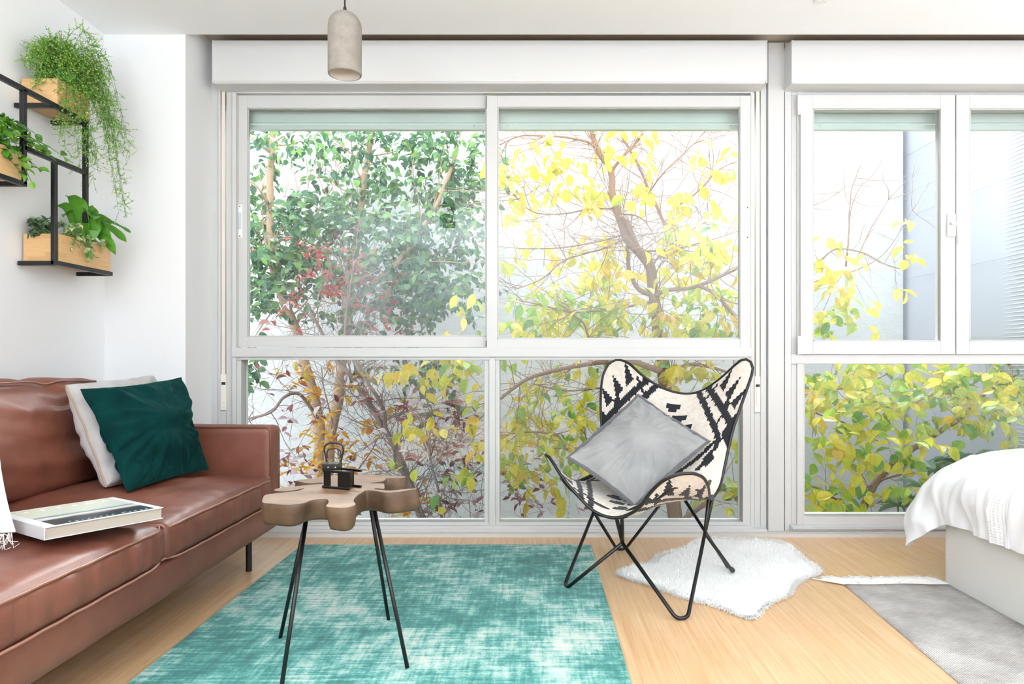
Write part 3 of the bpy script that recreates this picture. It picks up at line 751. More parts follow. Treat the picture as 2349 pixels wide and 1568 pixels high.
cl = [(1250,330,50,22,7,Y,4.2,4.5),(1280,370,40,30,8,Y,4.2,4.5),(1210,390,30,30,4,Y,4.2,4.5),(1320,390,25,40,5,Y,4.2,4.5),(1230,430,60,50,12,Y,4.2,4.5),(1300,450,40,40,7,Y,4.2,4.5),(1165,470,20,60,5,Y,4.2,4.5),(1240,490,70,35,10,Y,4.2,4.5),(1360,500,30,50,5,Y,4.2,4.5),
      (1410,340,30,40,6,Y,4.2,4.5),(1460,310,30,20,5,Y,4.2,4.5),(1500,320,15,25,3,Y,4.2,4.5),(1370,310,60,15,5,Y,4.2,4.5),(1365,420,30,40,5,Y,4.3,4.6),(1160,600,20,35,5,Y,4.2,4.5),(1245,545,20,10,2,Y,4.2,4.5),
      (1610,390,25,30,6,Y,4.1,4.4),(1655,375,28,25,7,Y,4.1,4.4),(1460,470,30,30,5,Li,4.2,4.5),(1520,440,40,30,7,Y,4.2,4.5),(1560,480,40,30,7,Y,4.2,4.5),(1460,400,20,25,2,Y,4.3,4.6),
      (1600,500,60,40,12,Li,4.2,4.5),(1650,550,50,40,12,Li,4.2,4.5),(1560,560,50,40,9,Y,4.2,4.5),(1500,560,60,40,9,Y,4.3,4.6),(1400,540,40,35,5,Y,4.3,4.6),
      (1300,600,70,30,9,Y,4.3,4.7),(1380,610,60,40,12,Y,4.3,4.7),(1590,620,100,50,26,Y,4.3,4.8),(1650,600,45,50,12,Li,4.3,4.7),
      (1230,700,80,50,26,Li,4.3,4.8),(1330,690,80,50,30,Li,4.3,4.8),(1430,680,70,60,28,Y,4.3,4.8),(1280,750,130,30,36,Li,4.3,4.8),(1430,745,80,35,32,Li,4.3,4.8),(1590,700,100,50,34,Li,4.3,4.8),(1610,755,90,30,32,Li,4.3,4.8),(1660,690,40,60,16,Y,4.3,4.8),(1540,720,30,50,8,Y,4.2,4.6),
      (1340,640,60,30,8,Y,4.3,4.7),(1200,745,50,35,8,Y,4.3,4.7),
      (1100,370,12,18,2,Y,4.0,4.2),(1050,675,12,10,2,Y,4.0,4.2),(1105,690,20,20,3,Y,4.0,4.2),(1040,765,45,12,6,Y,4.2,4.4),(1100,750,20,20,4,Y,4.2,4.4),
      (960,850,45,25,14,Y,4.2,4.5),(1030,840,50,20,12,Y,4.2,4.5),(1080,850,35,30,12,Li,4.2,4.5),(960,980,25,25,4,Y,4.0,4.2),(1000,1010,80,50,5,Y,4.1,4.4),(1080,960,30,60,6,Y,4.1,4.4),(950,1090,30,25,2,Li,4.0,4.2),(1030,1110,40,30,4,Li,4.2,4.4),(1090,1110,25,60,7,Li,4.2,4.4),(1060,1040,30,30,4,Y,4.2,4.4),
      (1170,850,30,40,6,Li,4.3,4.6),(1330,860,50,25,8,Li,4.3,4.6),(1230,880,50,40,8,Li,4.3,4.6),(1340,880,50,40,10,Li,4.3,4.7),(1270,960,90,50,36,Li,4.3,4.7),(1200,1020,60,60,26,Li,4.3,4.7),(1310,1010,60,40,20,Li,4.3,4.7),(1180,1000,30,40,7,Y,4.2,4.5),(1190,1090,50,30,10,Y,4.2,4.5),(1300,1060,50,30,9,Li,4.3,4.6),(1250,1120,60,20,5,Y,4.2,4.5),
      (1560,850,70,20,10,Y,4.2,4.5),(1640,860,30,25,6,Y,4.2,4.5),(1480,850,40,25,7,Li,4.3,4.6),(1690,900,20,40,6,Y,4.3,4.6),(1690,990,20,50,8,Li,4.3,4.6),(1680,1090,30,50,12,Li,4.3,4.6),(1670,1160,35,25,9,Li,4.3,4.6),(1540,860,30,15,3,Y,4.3,4.5)]
inframe_cluster(cl, lv, mb, 0.100, 0.070, 0.55, (2, 4), (0.12, 0.26), 1.1, 0.6)
lv.into(mb); mb.build('foliage', [M['leaf_yellow'], M['leaf_lime']], t)

# lime shrub (right)
t = empty('lime_leaf_shrub', P(1960, 1240, 4.6)); t.location.z = GZ
tag(t, 'bushy shrub with round lime and yellow leaves behind the right lower pane', 'shrub')
mb = MB()
d1_ = limb(mb, [(1930,1290,4.7),(1982,1161,4.6),(2005,1111,4.6),(2049,1062,4.6),(2108,1020,4.6),(2167,982,4.6),(2211,953,4.6),(2240,920,4.6),(2275,890,4.6),(2330,860,4.6)], 0.028, 0.010)
mb.build('trunk', M['bark_brown'], t, smooth=True)
mb = MB(); LB = [d1_]
L_([(2240,925,4.6),(2290,925,4.5),(2349,920,4.5),(2420,935,4.5)], 0.012, 0.006)
L_([(2234,927,4.6),(2200,905,4.5),(2140,905,4.5),(2080,930,4.4),(2040,960,4.4)], 0.009, 0.004)
L_([(2000,1110,4.6),(1930,1145,4.5),(1880,1120,4.4),(1840,1110,4.4)], 0.009, 0.005)
L_([(2010,1105,4.6),(2060,1090,4.5),(2100,1085,4.5)], 0.008, 0.004)
L_([(1840,890,4.5),(1920,892,4.4),(2000,875,4.4),(2060,840,4.4)], 0.007, 0.004)
L_([(1830,925,4.6),(1880,950,4.5),(1950,975,4.5),(2010,1010,4.5)], 0.007, 0.004)
L_([(1800,760,4.6),(1880,735,4.6),(1925,700,4.6)], 0.010, 0.004)
L_([(1800,610,4.5),(1870,605,4.5),(1915,571,4.5),(1980,580,4.5),(2030,605,4.5),(2080,620,4.5)], 0.008, 0.003)
L_([(1800,690,4.5),(1870,645,4.5),(1950,625,4.5),(2030,580,4.5),(2075,510,4.5),(2098,472,4.5)], 0.005, 0.0018)
L_([(1940,610,4.5),(1946,520,4.5),(1953,440,4.5),(1978,372,4.5)], 0.007, 0.002); L_([(1946,500,4.5),(1960,450,4.5),(1981,420,4.5)], 0.004, 0.0015)
L_([(1965,590,4.5),(2000,520,4.5),(2045,448,4.5)], 0.005, 0.0015); L_([(1850,480,4.5),(1900,455,4.5),(1940,432,4.5)], 0.003, 0.0015)
for q in LB: side_twigs(q, max(4, int(len(q)*0.45)), mb, 0.35, 0.0022, 1.0, 0.04, 2, 0.0, (0,0,0.05), 0.3)
mb.build('branches', M['bark_brown'], t, smooth=True)
mb = MB(); lv = Leaves()
cl = [(1910,530,20,18,4,Li,4.3,4.5),(1925,560,20,15,2,Y,4.3,4.5),(1885,610,20,25,5,Y,4.3,4.5),(1925,615,20,15,5,Y,4.3,4.5),(1965,610,22,15,5,Li,4.3,4.5),(2065,612,22,12,3,Y,4.3,4.5),(2078,500,4,4,1,Y,4.3,4.5),(1920,665,35,20,7,Y,4.3,4.5),(1985,670,20,15,2,Y,4.3,4.5),(2050,662,12,10,1,Y,4.3,4.5),
      (1885,720,22,40,12,Li,4.3,4.6),(1920,735,30,25,12,Li,4.3,4.6),(1975,755,25,15,4,Li,4.3,4.6),
      (1890,870,55,50,36,Li,4.0,4.7),(1970,870,60,45,38,Li,4.0,4.7),(2060,870,60,45,34,Li,4.2,4.8),(2150,880,70,45,40,Li,4.3,4.9),(2260,880,90,50,54,Li,4.1,4.9),(2380,880,80,50,34,Li,4.1,4.9),
      (1900,950,60,50,22,Y,3.95,4.5),(1980,950,60,50,26,Li,3.95,4.5),(2060,960,60,50,22,Li,4.1,4.7),(2160,950,60,40,14,Li,4.1,4.7),(2290,970,70,50,26,Li,4.1,4.7),(2200,990,60,30,8,Y,4.1,4.7),
      (1900,1040,60,40,18,Li,4.0,4.6),(1960,1060,50,50,18,Li,4.0,4.6),(2040,1050,50,40,14,Li,4.0,4.6),(2110,1000,40,30,8,Li,4.1,4.6),(1890,1140,60,45,30,Li,3.95,4.5),(1960,1150,50,40,16,Li,4.0,4.5),(2060,1110,40,30,9,Li,4.0,4.6),(2110,1060,40,30,8,Li,4.1,4.6)]
inframe_cluster(cl, lv, mb, 0.095, 0.072, 0.62, (2, 4), (0.10, 0.22), 0.8, 0.7)
lv.into(mb); mb.build('foliage', [M['leaf_yellow'], M['leaf_lime']], t)
# grey-green rosette plant
t = empty('grey_leaf_plant', P(2110, 1230, 4.9)); t.location.z = GZ
tag(t, 'low plant with long grey-green leaves in the garden beside the duvet corner', 'plant')
mb = MB(); lv = Leaves()
for (px, py) in ((2090,1140),(2120,1115),(2060,1160),(2150,1080),(2190,1060),(2230,1050),(2130,1150),(2200,1110)):
    c = P(px, py, rnd(4.5, 4.9)); mb.tube([(c.x+rnd(-.1,.1), c.y+0.1, GZ), c+Vector((0.02,0.02,-.2)), c], 0.006, 5)
    for k in range(11):
        a = rnd(0, 6.28); lv.leaf(c, (math.cos(a), math.sin(a)*0.8, rnd(-.25, .35)), (0,0,1), rnd(.14, .2), 0.05, 1)
lv.into(mb); mb.build('foliage', [M['stem'], M['leaf_grey']], t)

# ------------------------------------------------------------------ SOFA
XF = -1.16
sofa = empty('sofa', (-1.6, 2.0, 0)); tag(sofa, 'brown leather two-seat sofa with piped cushions along the left wall', 'sofa')

def softbox(x0, x1, y0, y1, z0, z1, r=0.035, n=(16, 24, 10), bulge=None, disp=None):
    """box with rounded edges on a dense grid; bulge = dict axis->amount, disp(p, n) -> offset vector"""
    c = Vector(((x0+x1)/2, (y0+y1)/2, (z0+z1)/2)); h = Vector(((x1-x0)/2, (y1-y0)/2, (z1-z0)/2))
    idx = {}; vs = []; fs = []
    def vid(i, j, k):
        key = (i, j, k)
        if key in idx: return idx[key]
        u = [2*i/n[0]-1, 2*j/n[1]-1, 2*k/n[2]-1]
        # concentrate samples at edges
        u = [math.copysign(1-(1-abs(a))**1.15, a) for a in u]
        p = Vector((u[0]*h.x, u[1]*h.y, u[2]*h.z))
        inner = Vector([max(-h[a]+r, min(h[a]-r, p[a])) for a in range(3)]); d = p-inner
        nn = d.normalized() if d.length > 1e-9 else Vector((0,0,0))
        if d.length > 1e-9: p = inner+nn*min(r, d.length*1.0) if d.length < r else inner+nn*r
        if nn.length < 1e-6:
            nn = Vector((0,0,0))
        q = p+c
        if bulge:
            for a, amt in bulge.items():
                ax = 'xyz'.index(a[-1]); sgn = -1 if a[0] == '-' else 1
                if u[ax]*sgn > 0.0:
                    o_ = [b for b in range(3) if b != ax]
                    q[ax] += sgn*amt*max(0, u[ax]*sgn)*(1-u[o_[0]]**2)**0.7*(1-u[o_[1]]**2)**0.7
        if disp: q = q+disp(q, nn, u)
        idx[key] = len(vs); vs.append(q); return idx[key]
    def face(a, b, c_, d_): fs.append((a, b, c_, d_))
    for i in range(n[0]):
        for j in range(n[1]):
            face(vid(i,j,0), vid(i,j+1,0), vid(i+1,j+1,0), vid(i+1,j,0)); face(vid(i,j,n[2]), vid(i+1,j,n[2]), vid(i+1,j+1,n[2]), vid(i,j+1,n[2]))
        for k in range(n[2]):
            face(vid(i,0,k), vid(i+1,0,k), vid(i+1,0,k+1), vid(i,0,k+1)); face(vid(i,n[1],k), vid(i,n[1],k+1), vid(i+1,n[1],k+1), vid(i+1,n[1],k))
    for j in range(n[1]):
        for k in range(n[2]):
            face(vid(0,j,k), vid(0,j,k+1), vid(0,j+1,k+1), vid(0,j+1,k)); face(vid(n[0],j,k), vid(n[0],j+1,k), vid(n[0],j+1,k+1), vid(n[0],j,k+1))
    return MB().add(vs, fs)

# frame
fr = MB(); fr.box(-2.06, XF, 1.14, 3.09, 0.16, 0.285)
fo = softbox(-2.06, XF, 1.14, 3.09, 0.16, 0.29, 0.03, (10, 40, 6), None, lambda p, n, u: Vector((0.004*nz(p.y*9, p.z*4, 1), 0, 0)))
fo.build('frame', M['leather'], sofa, smooth=True)
for y0, y1 in ((2.985, 3.092), (1.14, 1.25)):
    a = softbox(-2.06, XF, y0, y1, 0.17, 0.622, 0.022, (40, 8, 24), {'z': 0.006}, lambda p, n, u: Vector((0.0025*nz(p.z*8, p.y*4, 5), 0.002*nz(p.x*7, p.z*7, 3), 0.002*nz(p.x*7, p.y*5, 2))))
    ao = a.build('armrest', M['leather'], sofa, smooth=True)
    m = MB()
    for yy in (y0+0.003, y1-0.003):
        m.tube(fillet([(-2.03, yy, 0.619), (XF-0.003, yy, 0.619), (XF-0.003, yy, 0.18)], 0.03, 8), 0.0028, 6)
    m.build('piping', M['leather'], ao, smooth=True)
bk = softbox(-2.09, -1.97, 1.14, 3.09, 0.18, 0.66, 0.03, (8, 40, 20)); bk.build('backrest_frame', M['leather'], sofa, smooth=True)
def seat_disp(seed):
    def f(p, n, u):
        o = Vector((0,0,0))
        # front face gathers
        fx_ = max(0, (u[0]-0.8)/0.2)
        if fx_ > 0:
            g = nz(p.y*26+seed, p.z*3, seed)*0.6+nz(p.y*60, p.z*5, seed+3)*0.4
            o.x += 0.016*fx_*g*(1-abs(u[2])**3)
        if u[2] > 0.2:
            k = (1-abs(u[0])**6)*(1-abs(u[1])**6)
            e = 1-min(1, (1-abs(u[1]))*3.0); e2 = 1-min(1, max(0, (1-u[0]))*3)
            o.z += k*(0.008*nz(p.x*5, p.y*6, seed)+0.006*nz(p.x*24, p.y*8, seed+2)+0.014*e*nz(p.x*24+seed, p.y*6, 7)+0.012*e2*nz(p.y*24+seed, p.x*6, 9))
        return o
    return f
for i, (y0, y1) in enumerate(((2.122, 2.985), (1.25, 2.114))):
    ft = seat_disp(3.7+i*9)
    c = softbox(-1.98, XF+0.012, y0, y1, 0.284, 0.405, 0.028, (44, 60, 10), {'z': 0.042, 'x': 0.012}, ft)
    so = c.build('seat_cushion', M['leather'], sofa, smooth=True)
    for zz in (0.400, 0.292):
        m = MB(); pts = []
        xa, xb = -1.96, XF+0.0145
        for k in range(60):
            yy = y0+0.012+(y1-y0-0.024)*k/59; u1 = 2*k/59-1
            pts.append(Vector((xb+0.003*(1-u1*u1)-0.016*abs(u1)**14+0.002*nz(yy*18, zz, i), yy, zz-0.003-0.008*abs(u1)**10*(1 if zz > .35 else -1)+0.003*nz(yy*14, 4, i))))
        side0 = [Vector((xa+(xb-0.02-xa)*k/20, y0+0.004, zz)) for k in range(21)]; side1 = [Vector((xb-0.02+(xa-xb+0.02)*k/20, y1-0.004, zz)) for k in range(21)]
        m.tube(side0+pts+side1, 0.0042, 6); m.build('piping', M['piping'], so, smooth=True)
def back_cushion(y0, y1, seed):
    # sheared soft box: leans backwards
    def f(p, n, u):
        t = (p.z-0.40)/0.44
        o = Vector((-0.10*max(0,t)**1.1, 0, 0))
        if u[0] > 0.3: o.x += (0.016*nz(p.y*5, p.z*7, seed)+0.018*nz(p.y*4+p.z*6, p.z*14, seed+4)*(1-abs(u[1])**4)+0.004*nz(p.y*18, p.z*18, seed))
        if u[2] > 0.6: o.z += 0.008*nz(p.y*8, p.x*8, seed)-0.016*math.exp(-((p.y-2.62)/0.05)**2)*(1 if seed == 1 else 0)
        return o
    c = softbox(-1.965, -1.775, y0, y1, 0.415, 0.825, 0.045, (14, 54, 36), {'x': 0.055, 'z': 0.022}, f)
    o = c.build('back_cushion', M['leather'], sofa, smooth=True)
    m = MB(); pts = [Vector((-1.885-0.0+0.006*nz(y*10, 1, seed), y, 0.822+0.012*(1-((y-(y0+y1)/2)/((y1-y0)/2))**2)-(0.012*math.exp(-((y-2.62)/0.05)**2) if seed == 1 else 0))) for y in np.linspace(y0+0.05, y1-0.05, 50)]
    pts = [Vector((-1.86, y0+0.02, 0.5))]+[Vector((-1.885, y0+0.03, 0.78))]+pts+[Vector((-1.885, y1-0.02, 0.78)), Vector((-1.84, y1-0.015, 0.5))]
    m.tube(pts, 0.004, 6); m.build('piping', M['piping'], o, smooth=True)
back_cushion(2.10, 2.97, 1); back_cushion(1.26, 2.09, 2)
for x, y in ((-1.246, 2.96), (-1.97, 2.96), (-1.246, 1.27), (-1.97, 1.27)):
    m = MB(); m.lathe([(0, 0), (0.0125, 0), (0.0125, 0.165), (0, 0.165)], 20, (x, y, 0)); m.build('leg', M['black'], sofa, smooth=False)

# cushions
def pillow(name, bl, br, tr, tl, th, mat, label, cat='cushion', edge=None, er=0.004, n=96, pinch=0.06, seed=1.0, wr=0.006, flange=False, group=None, power=0.78, folds=1.0):
    bl, br, tr, tl = map(Vector, (bl, br, tr, tl))
    N = ((br-bl).cross(tl-bl)).normalized()
    rg = random.Random(int(seed*10)); segs = []
    for q_ in range(26):
        if q_ < 12:
            cu, cv = rg.choice([(-1,-1),(1,-1),(1,1),(-1,1)]); a0 = math.atan2(-cv, -cu)+rg.uniform(-.55, .55); r0 = rg.uniform(.12, .3)
        else:
            cu, cv = rg.uniform(-.8, .8), rg.choice([-0.95, -0.9, 0.9]); a0 = math.atan2(-cv, 0.001)+rg.uniform(-.9, .9); r0 = rg.uniform(0.0, .3)
        L0 = rg.uniform(.3, .85); su, sv = cu+r0*math.cos(a0), cv+r0*math.sin(a0)
        segs.append((su, sv, math.cos(a0)*L0, math.sin(a0)*L0, rg.uniform(.022, .05), rg.uniform(.4, 1.0)*(1 if rg.random() < .65 else -0.7)))
    def crease(u, v):
        t_ = 0.0
        for su, sv, dx, dy, wd_, am in segs:
            L2 = dx*dx+dy*dy; k_ = ((u-su)*dx+(v-sv)*dy)/L2; k2 = max(0.0, min(1.0, k_))
            d2 = (u-su-dx*k2)**2+(v-sv-dy*k2)**2; ww = wd_*(0.5+k2)
            e_ = d2/(ww*ww)
            if e_ < 9: t_ -= am*math.exp(-e_)*(1-k2)**0.6
        return t_
    C = (bl+br+tr+tl)/4
    def base(u, v):
        pu = u*(1-pinch*(1-abs(v)**1.0)**1.0*0) ; pv = v
        # concave sides
        uu = u*(1-pinch*(1-v*v)); vv = v*(1-pinch*(1-u*u))
        s, t_ = (uu+1)/2, (vv+1)/2
        return bl*(1-s)*(1-t_)+br*s*(1-t_)+tr*s*t_+tl*(1-s)*t_
    mb = MB(); vs = []; K = n+1
    edge_pts = []
    for side in (1, -1):
        for j in range(K):
            for i in range(K):
                u = math.sin((i/n-0.5)*math.pi); v = math.sin((j/n-0.5)*math.pi)
                p = base(u, v); g = max(0, (1-u*u)*(1-v*v))
                p = p+N*side*th*(g**power)
                k = g**0.3
                w_ = (nz(p.x*5+seed, p.y*5, p.z*5)*2.2*wr+nz(p.x*12, p.y*12+seed, p.z*12)*1.2*wr)
                # radial folds from corners and sides
                ang = math.atan2(v, u); rr = math.hypot(u, v)
                w_ += folds*wr*1.1*max(0, rr-0.25)*nz(ang*5.5+seed, rr*1.2, seed*2)*3.2
                w_ += folds*wr*1.2*max(0,0.25-abs(nz(p.x*3+seed, p.z*6, seed)))*(-5.0)*k
                p = p+N*side*w_*k
                w2_ = wr*1.15*folds*crease(u, v)
                p = p+N*side*w2_*k
                if g <= 1e-9: p = p+N*0.006*nz(u*3+seed, v*3, 2)
                vs.append(p)
    for j in range(n):
        for i in range(n):
            a = j*K+i; mb.f.append((a, a+1, a+K+1, a+K)); b = a+K*K; mb.f.append((b, b+K, b+K+1, b+1))
    mb.v = [tuple(p) for p in vs]; mb.m = [0]*len(mb.f)
    ring = [(i, 0) for i in range(n)]+[(n, j) for j in range(n)]+[(n-i, n) for i in range(n)]+[(0, n-j) for j in range(n)]
    edge_pts = [vs[j*K+i] for i, j in ring]
    bm = bmesh.new(); vv = [bm.verts.new(p) for p in mb.v]
    for f in mb.f: bm.faces.new([vv[q] for q in f])
    bmesh.ops.remove_doubles(bm, verts=bm.verts, dist=1e-5)
    me = bpy.data.meshes.new(name); loc = Vector((C.x, C.y, min(bl.z, br.z, tl.z)))
    bmesh.ops.translate(bm, verts=bm.verts, vec=-loc); bm.to_mesh(me); bm.free()
    me.materials.append(mat); me.shade_smooth()
    o = bpy.data.objects.new(name, me); COL.objects.link(o); o.location = loc
    tag(o, label, cat, group)
    if edge:
        em = MB()
        if flange:
            outer = [p+(p-C).normalized()*0.016+N*0.006*nz(i*0.12, seed, 1) for i, p in enumerate(edge_pts)]
            m_ = len(edge_pts)
            top = [p+N*0.0018 for p in edge_pts]+[p+N*0.0015 for p in outer]+[p-N*0.0018 for p in edge_pts]+[p-N*0.0015 for p in outer]
            fs = []
            for i in range(m_):
                j = (i+1) % m_; fs += [(i, m_+i, m_+j, j), (2*m_+i, 2*m_+j, 3*m_+j, 3*m_+i), (m_+i, 3*m_+i, 3*m_+j, m_+j)]
            em.add(top, fs)
        em.tube(edge_pts, er, 6, closed=True)
        em.build('edging', edge, o, smooth=True)
    return o, edge_pts, N
# green velvet
pillow('cushion', P(292,1141,2.42)+Vector((0,0,0.02)), P(478,1082,2.90)+Vector((0,0,.012)), P(415,866,2.93), P(186,893,2.50), 0.095, M['velvet'],
       'dark green velvet cushion leaning in front of the pale linen one on the sofa', edge=M['velvet'], er=0.0025, seed=2.2, wr=0.011, pinch=0.05, folds=1.3)
# pale linen behind
pillow('cushion', P(243,1122,2.45)+Vector((0,0,.01)), P(420,1085,2.95), P(348,862,3.02), P(152,884,2.56), 0.075, M['linen'],
       'pale grey linen cushion with beige edging behind the green velvet cushion', edge=M['edging'], er=0.004, seed=5.1, wr=0.009, pinch=0.03, power=0.32)
# white fringed
po, ep, PN = pillow('cushion', (-1.70,1.52,0.475), (-1.345,1.76,0.475), (-1.405,1.78,0.81), (-1.76,1.54,0.82), 0.055, M['cotton_white'],
       'white cushion with frayed fringe, mostly cut off by the left photo edge', edge=M['cotton_white'], er=0.003, seed=8.3)
m = MB()
for _ in range(160):
    q = rnd(0, 1); a = Vector((-1.70,1.52,0.472)).lerp(Vector((-1.35,1.757,0.472)), 0.45+0.55*q)
    b = a+Vector((rnd(0.005,.03), rnd(-.04,-.01), rnd(-.035,-.01))); c = b+Vector((rnd(-.01,.03), rnd(-.02,.0), 0)); c.z = max(c.z, 0.45)
    m.tube([a, (a+b)/2+rv(0.003), b, c], 0.0009, 3)
m.build('fringe', M['fringe'], po)

# ------------------------------------------------------------------ BOOK
A = PG(33,1181,.475); B_ = PG(286,1143,.475); C_ = PG(352,1174,.475); D_ = PG(63,1238,.475)
ux = ((C_-D_)+(B_-A)).normalized(); cen = (A+B_+C_+D_)/4
uy = Vector((-ux.y, ux.x, 0)); 
LX = ((C_-D_).length+(B_-A).length)/2*1.0; LY = 0.27
ang = math.atan2(ux.y, ux.x)
book = empty('book', (cen.x-0.004, cen.y, 0.4545)); book.rotation_euler = (math.radians(0.6), math.radians(1.2), ang)
tag(book, 'white photography book with misty coast cover lying on the near sofa seat', 'book')
def local(mb, name, mat, par, bevel=0, z=0, smooth=False):
    me = bpy.data.meshes.new(name); me.from_pydata([tuple(v) for v in mb.v], [], mb.f); me.materials.append(mat)
    o = bpy.data.objects.new(name, me); COL.objects.link(o); o.parent = par
    if bevel:
        b = o.modifiers.new('bevel', 'BEVEL'); b.width = bevel; b.segments = 2
    if smooth: me.shade_smooth()
    return o
hx, hy = LX/2, LY/2
m = MB(); m.box(-hx, hx, -hy, hy, 0, 0.0025); m.box(-hx, hx, -hy, hy, 0.0305, 0.033); m.box(-hx, -hx+0.003, -hy, hy, 0.0025, 0.0305)
cov = local(m, 'cover', M['cover'], book, 0.0008)
m = MB(); m.box(-hx+0.003, hx-0.004, -hy+0.004, hy-0.004, 0.0026, 0.0304); local(m, 'pages', M['paper'], book)
m = MB(); m.box(-hx+0.028, hx-0.022, -hy+0.008, hy-0.010, 0.0331, 0.0334); pic = local(m, 'cover_photo', M['coverpic'], cov)
def text(word, x0, x1, y, size, mat):
    step = (x1-x0)/(len(word)-1)
    for i, ch in enumerate(word):
        if ch == ' ': continue
        cu = bpy.data.curves.new('letter', 'FONT'); cu.body = ch; cu.size = size; cu.extrude = 0.0001; cu.align_x = 'CENTER'
        tmp = bpy.data.objects.new('tmp', cu); COL.objects.link(tmp); bpy.context.view_layer.update()
        me = bpy.data.meshes.new_from_object(tmp.evaluated_get(bpy.context.evaluated_depsgraph_get())); bpy.data.objects.remove(tmp); bpy.data.curves.remove(cu)
        me.materials.clear(); me.materials.append(mat)
        o = bpy.data.objects.new('letter', me); COL.objects.link(o); o.parent = cov; o.location = (x0+step*i, y, 0.0336)
text('ESPAÑA', -hx+0.055, hx-0.05, hy-0.052, 0.026, M['ink_pale'])
text('Fernando Manso', -hx+0.07, hx-0.04, -hy+0.016, 0.014, M['ink_white'])

# ------------------------------------------------------------------ COFFEE TABLE
TH = 0.512
zo = lambda x, y: (560+x/2.666, 980+y/2.666)
out = [(128,412),(113,432),(112,458),(170,466),(240,472),(310,470),(372,460),(400,448),(440,440),(500,438),(514,448),(512,462),(500,482),(560,490),(620,490),(665,480),(684,466),(672,452),(674,436),(694,414),(720,398),(748,384),(800,388),(870,398),(950,393),(1010,382),(1052,377),(1046,372),
       (985,376),(900,384),(840,382),(796,376),(812,370),(856,374),(858,350),(850,342),(770,340),(842,330),(866,318),(872,310),(930,310),(984,304),(980,297),(900,292),(800,288),(700,287),(640,290),(560,290),(480,300),(410,312),(330,320),(326,329),(400,340),(470,336),(480,344),
       (400,350),(300,360),(240,366),(190,376),(188,386),(250,390),(320,380),(368,370),(330,386),(250,396),(180,403)]
tp = [PG(*zo(x, y), TH) for x, y in out]
tp = catmull([Vector((p.x, p.y, 0)) for p in tp], 4, True)
# polygon orientation
ar = sum(tp[i].x*tp[(i+1) % len(tp)].y-tp[(i+1) % len(tp)].x*tp[i].y for i in range(len(tp)))/2
if ar < 0: tp = tp[::-1]
tcx = sum(p.x for p in tp)/len(tp); tcy = sum(p.y for p in tp)/len(tp)
table = empty('coffee_table', (tcx, tcy, 0)); tag(table, 'coffee table with lobed teak root slab on four thin splayed black legs', 'table')
def ring(off, z, wob=0):
    n = len(tp); res = []
    for i in range(n):
        t_ = (tp[(i+2) % n]-tp[i-2]); nn = Vector((t_.y, -t_.x, 0))
        nn = nn.normalized() if nn.length > 1e-6 else nn
        w_ = wob*nz(tp[i].x*9, tp[i].y*9, z*14)
        # pull towards the centre slightly so narrow lobes do not fold
        p = tp[i]+nn*(off+w_); res.append(Vector((p.x, p.y, z+(0.010*nz(p.x*7, p.y*7, 2) if z < TH-0.05 else 0))))
    return res
rings = [ring(-0.0012, TH), ring(0.0, TH-0.0015), ring(0.001, TH-0.014, 0.004), ring(0.002, TH-0.028, 0.009), ring(0.0, TH-0.044, 0.011), ring(-0.003, TH-0.058, 0.010), ring(-0.009, TH-0.066, 0.006)]
mb = MB(); n = len(tp)
for r_ in rings: mb.v += [tuple(p) for p in r_]
for k in range(len(rings)-1):
    for i in range(n): j = (i+1) % n; mb.f.append((k*n+j, k*n+i, (k+1)*n+i, (k+1)*n+j))
bm = bmesh.new(); vv = [bm.verts.new(p) for p in mb.v]
for f in mb.f: bm.faces.new([vv[q] for q in f])
for k in (0, len(rings)-1):
    es = []
    for i in range(n):
        e = bm.edges.get((vv[k*n+i], vv[k*n+(i+1) % n])); es.append(e)
    bmesh.ops.triangle_fill(bm, use_beauty=True, edges=es, normal=(0,0,1 if k == 0 else -1))
bmesh.ops.recalc_face_normals(bm, faces=bm.faces)
bmesh.ops.translate(bm, verts=bm.verts, vec=-table.location)
me = bpy.data.meshes.new('tabletop'); bm.to_mesh(me); bm.free(); me.materials.append(M['teak']); me.materials.append(M['teak_rind_shade'])
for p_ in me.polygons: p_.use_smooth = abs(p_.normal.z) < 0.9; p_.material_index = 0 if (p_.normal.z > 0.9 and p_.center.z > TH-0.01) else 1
to = bpy.data.objects.new('tabletop', me); COL.objects.link(to); to.parent = table
feet = [(-.516, 2.385), (-.379, 2.01), (-.836, 2.23), (-.695, 1.855)]
tops = [(-.540, 2.215), (-.512, 2.150), (-.716, 2.150), (-.698, 2.085)]
for (fx_, fy_), (tx, ty) in zip(feet, tops):
    m = MB(); m.tube([(fx_, fy_, 0.009), (tx, ty, TH-0.055)], 0.0062, 12); m.build('leg', M['black'], table, smooth=True)

# toy chair lying on the table
ty0 = empty('miniature_chair', P(772, 1110, 2.14)); ty0.location.z = TH
tag(ty0, 'black miniature hoop-back chair figurine lying on the teak table', 'figurine')
d = 2.17
def Q(zx, zy, dd=d): return P(700+zx/11.2, 1000+zy/11.2, dd)
m = MB(); hp = [(555,660),(540,560),(515,450),(490,330),(530,230),(620,180),(740,168),(860,180),(950,240),(985,330),(965,450),(940,560),(915,660)]
m.tube(catmull([Q(x, y, 2.185) for x, y in hp], 5), 0.0029, 10); m.build('backrest_hoop', M['toy'], ty0, smooth=True)
m = MB(); hp = [(590,560),(565,480),(565,400),(610,345),(700,318),(800,318),(870,345),(910,400),(915,480),(890,560)]
m.tube(catmull([Q(x, y, 2.185) for x, y in hp], 5), 0.0022, 10); m.build('inner_hoop', M['toy'], ty0, smooth=True)
m = MB(); a = Q(470, 690); b = Q(900, 850); m.box(a.x, b.x, 2.155, 2.195, b.z, a.z); st = m.build('seat', M['toy'], ty0, bevel=0.002)
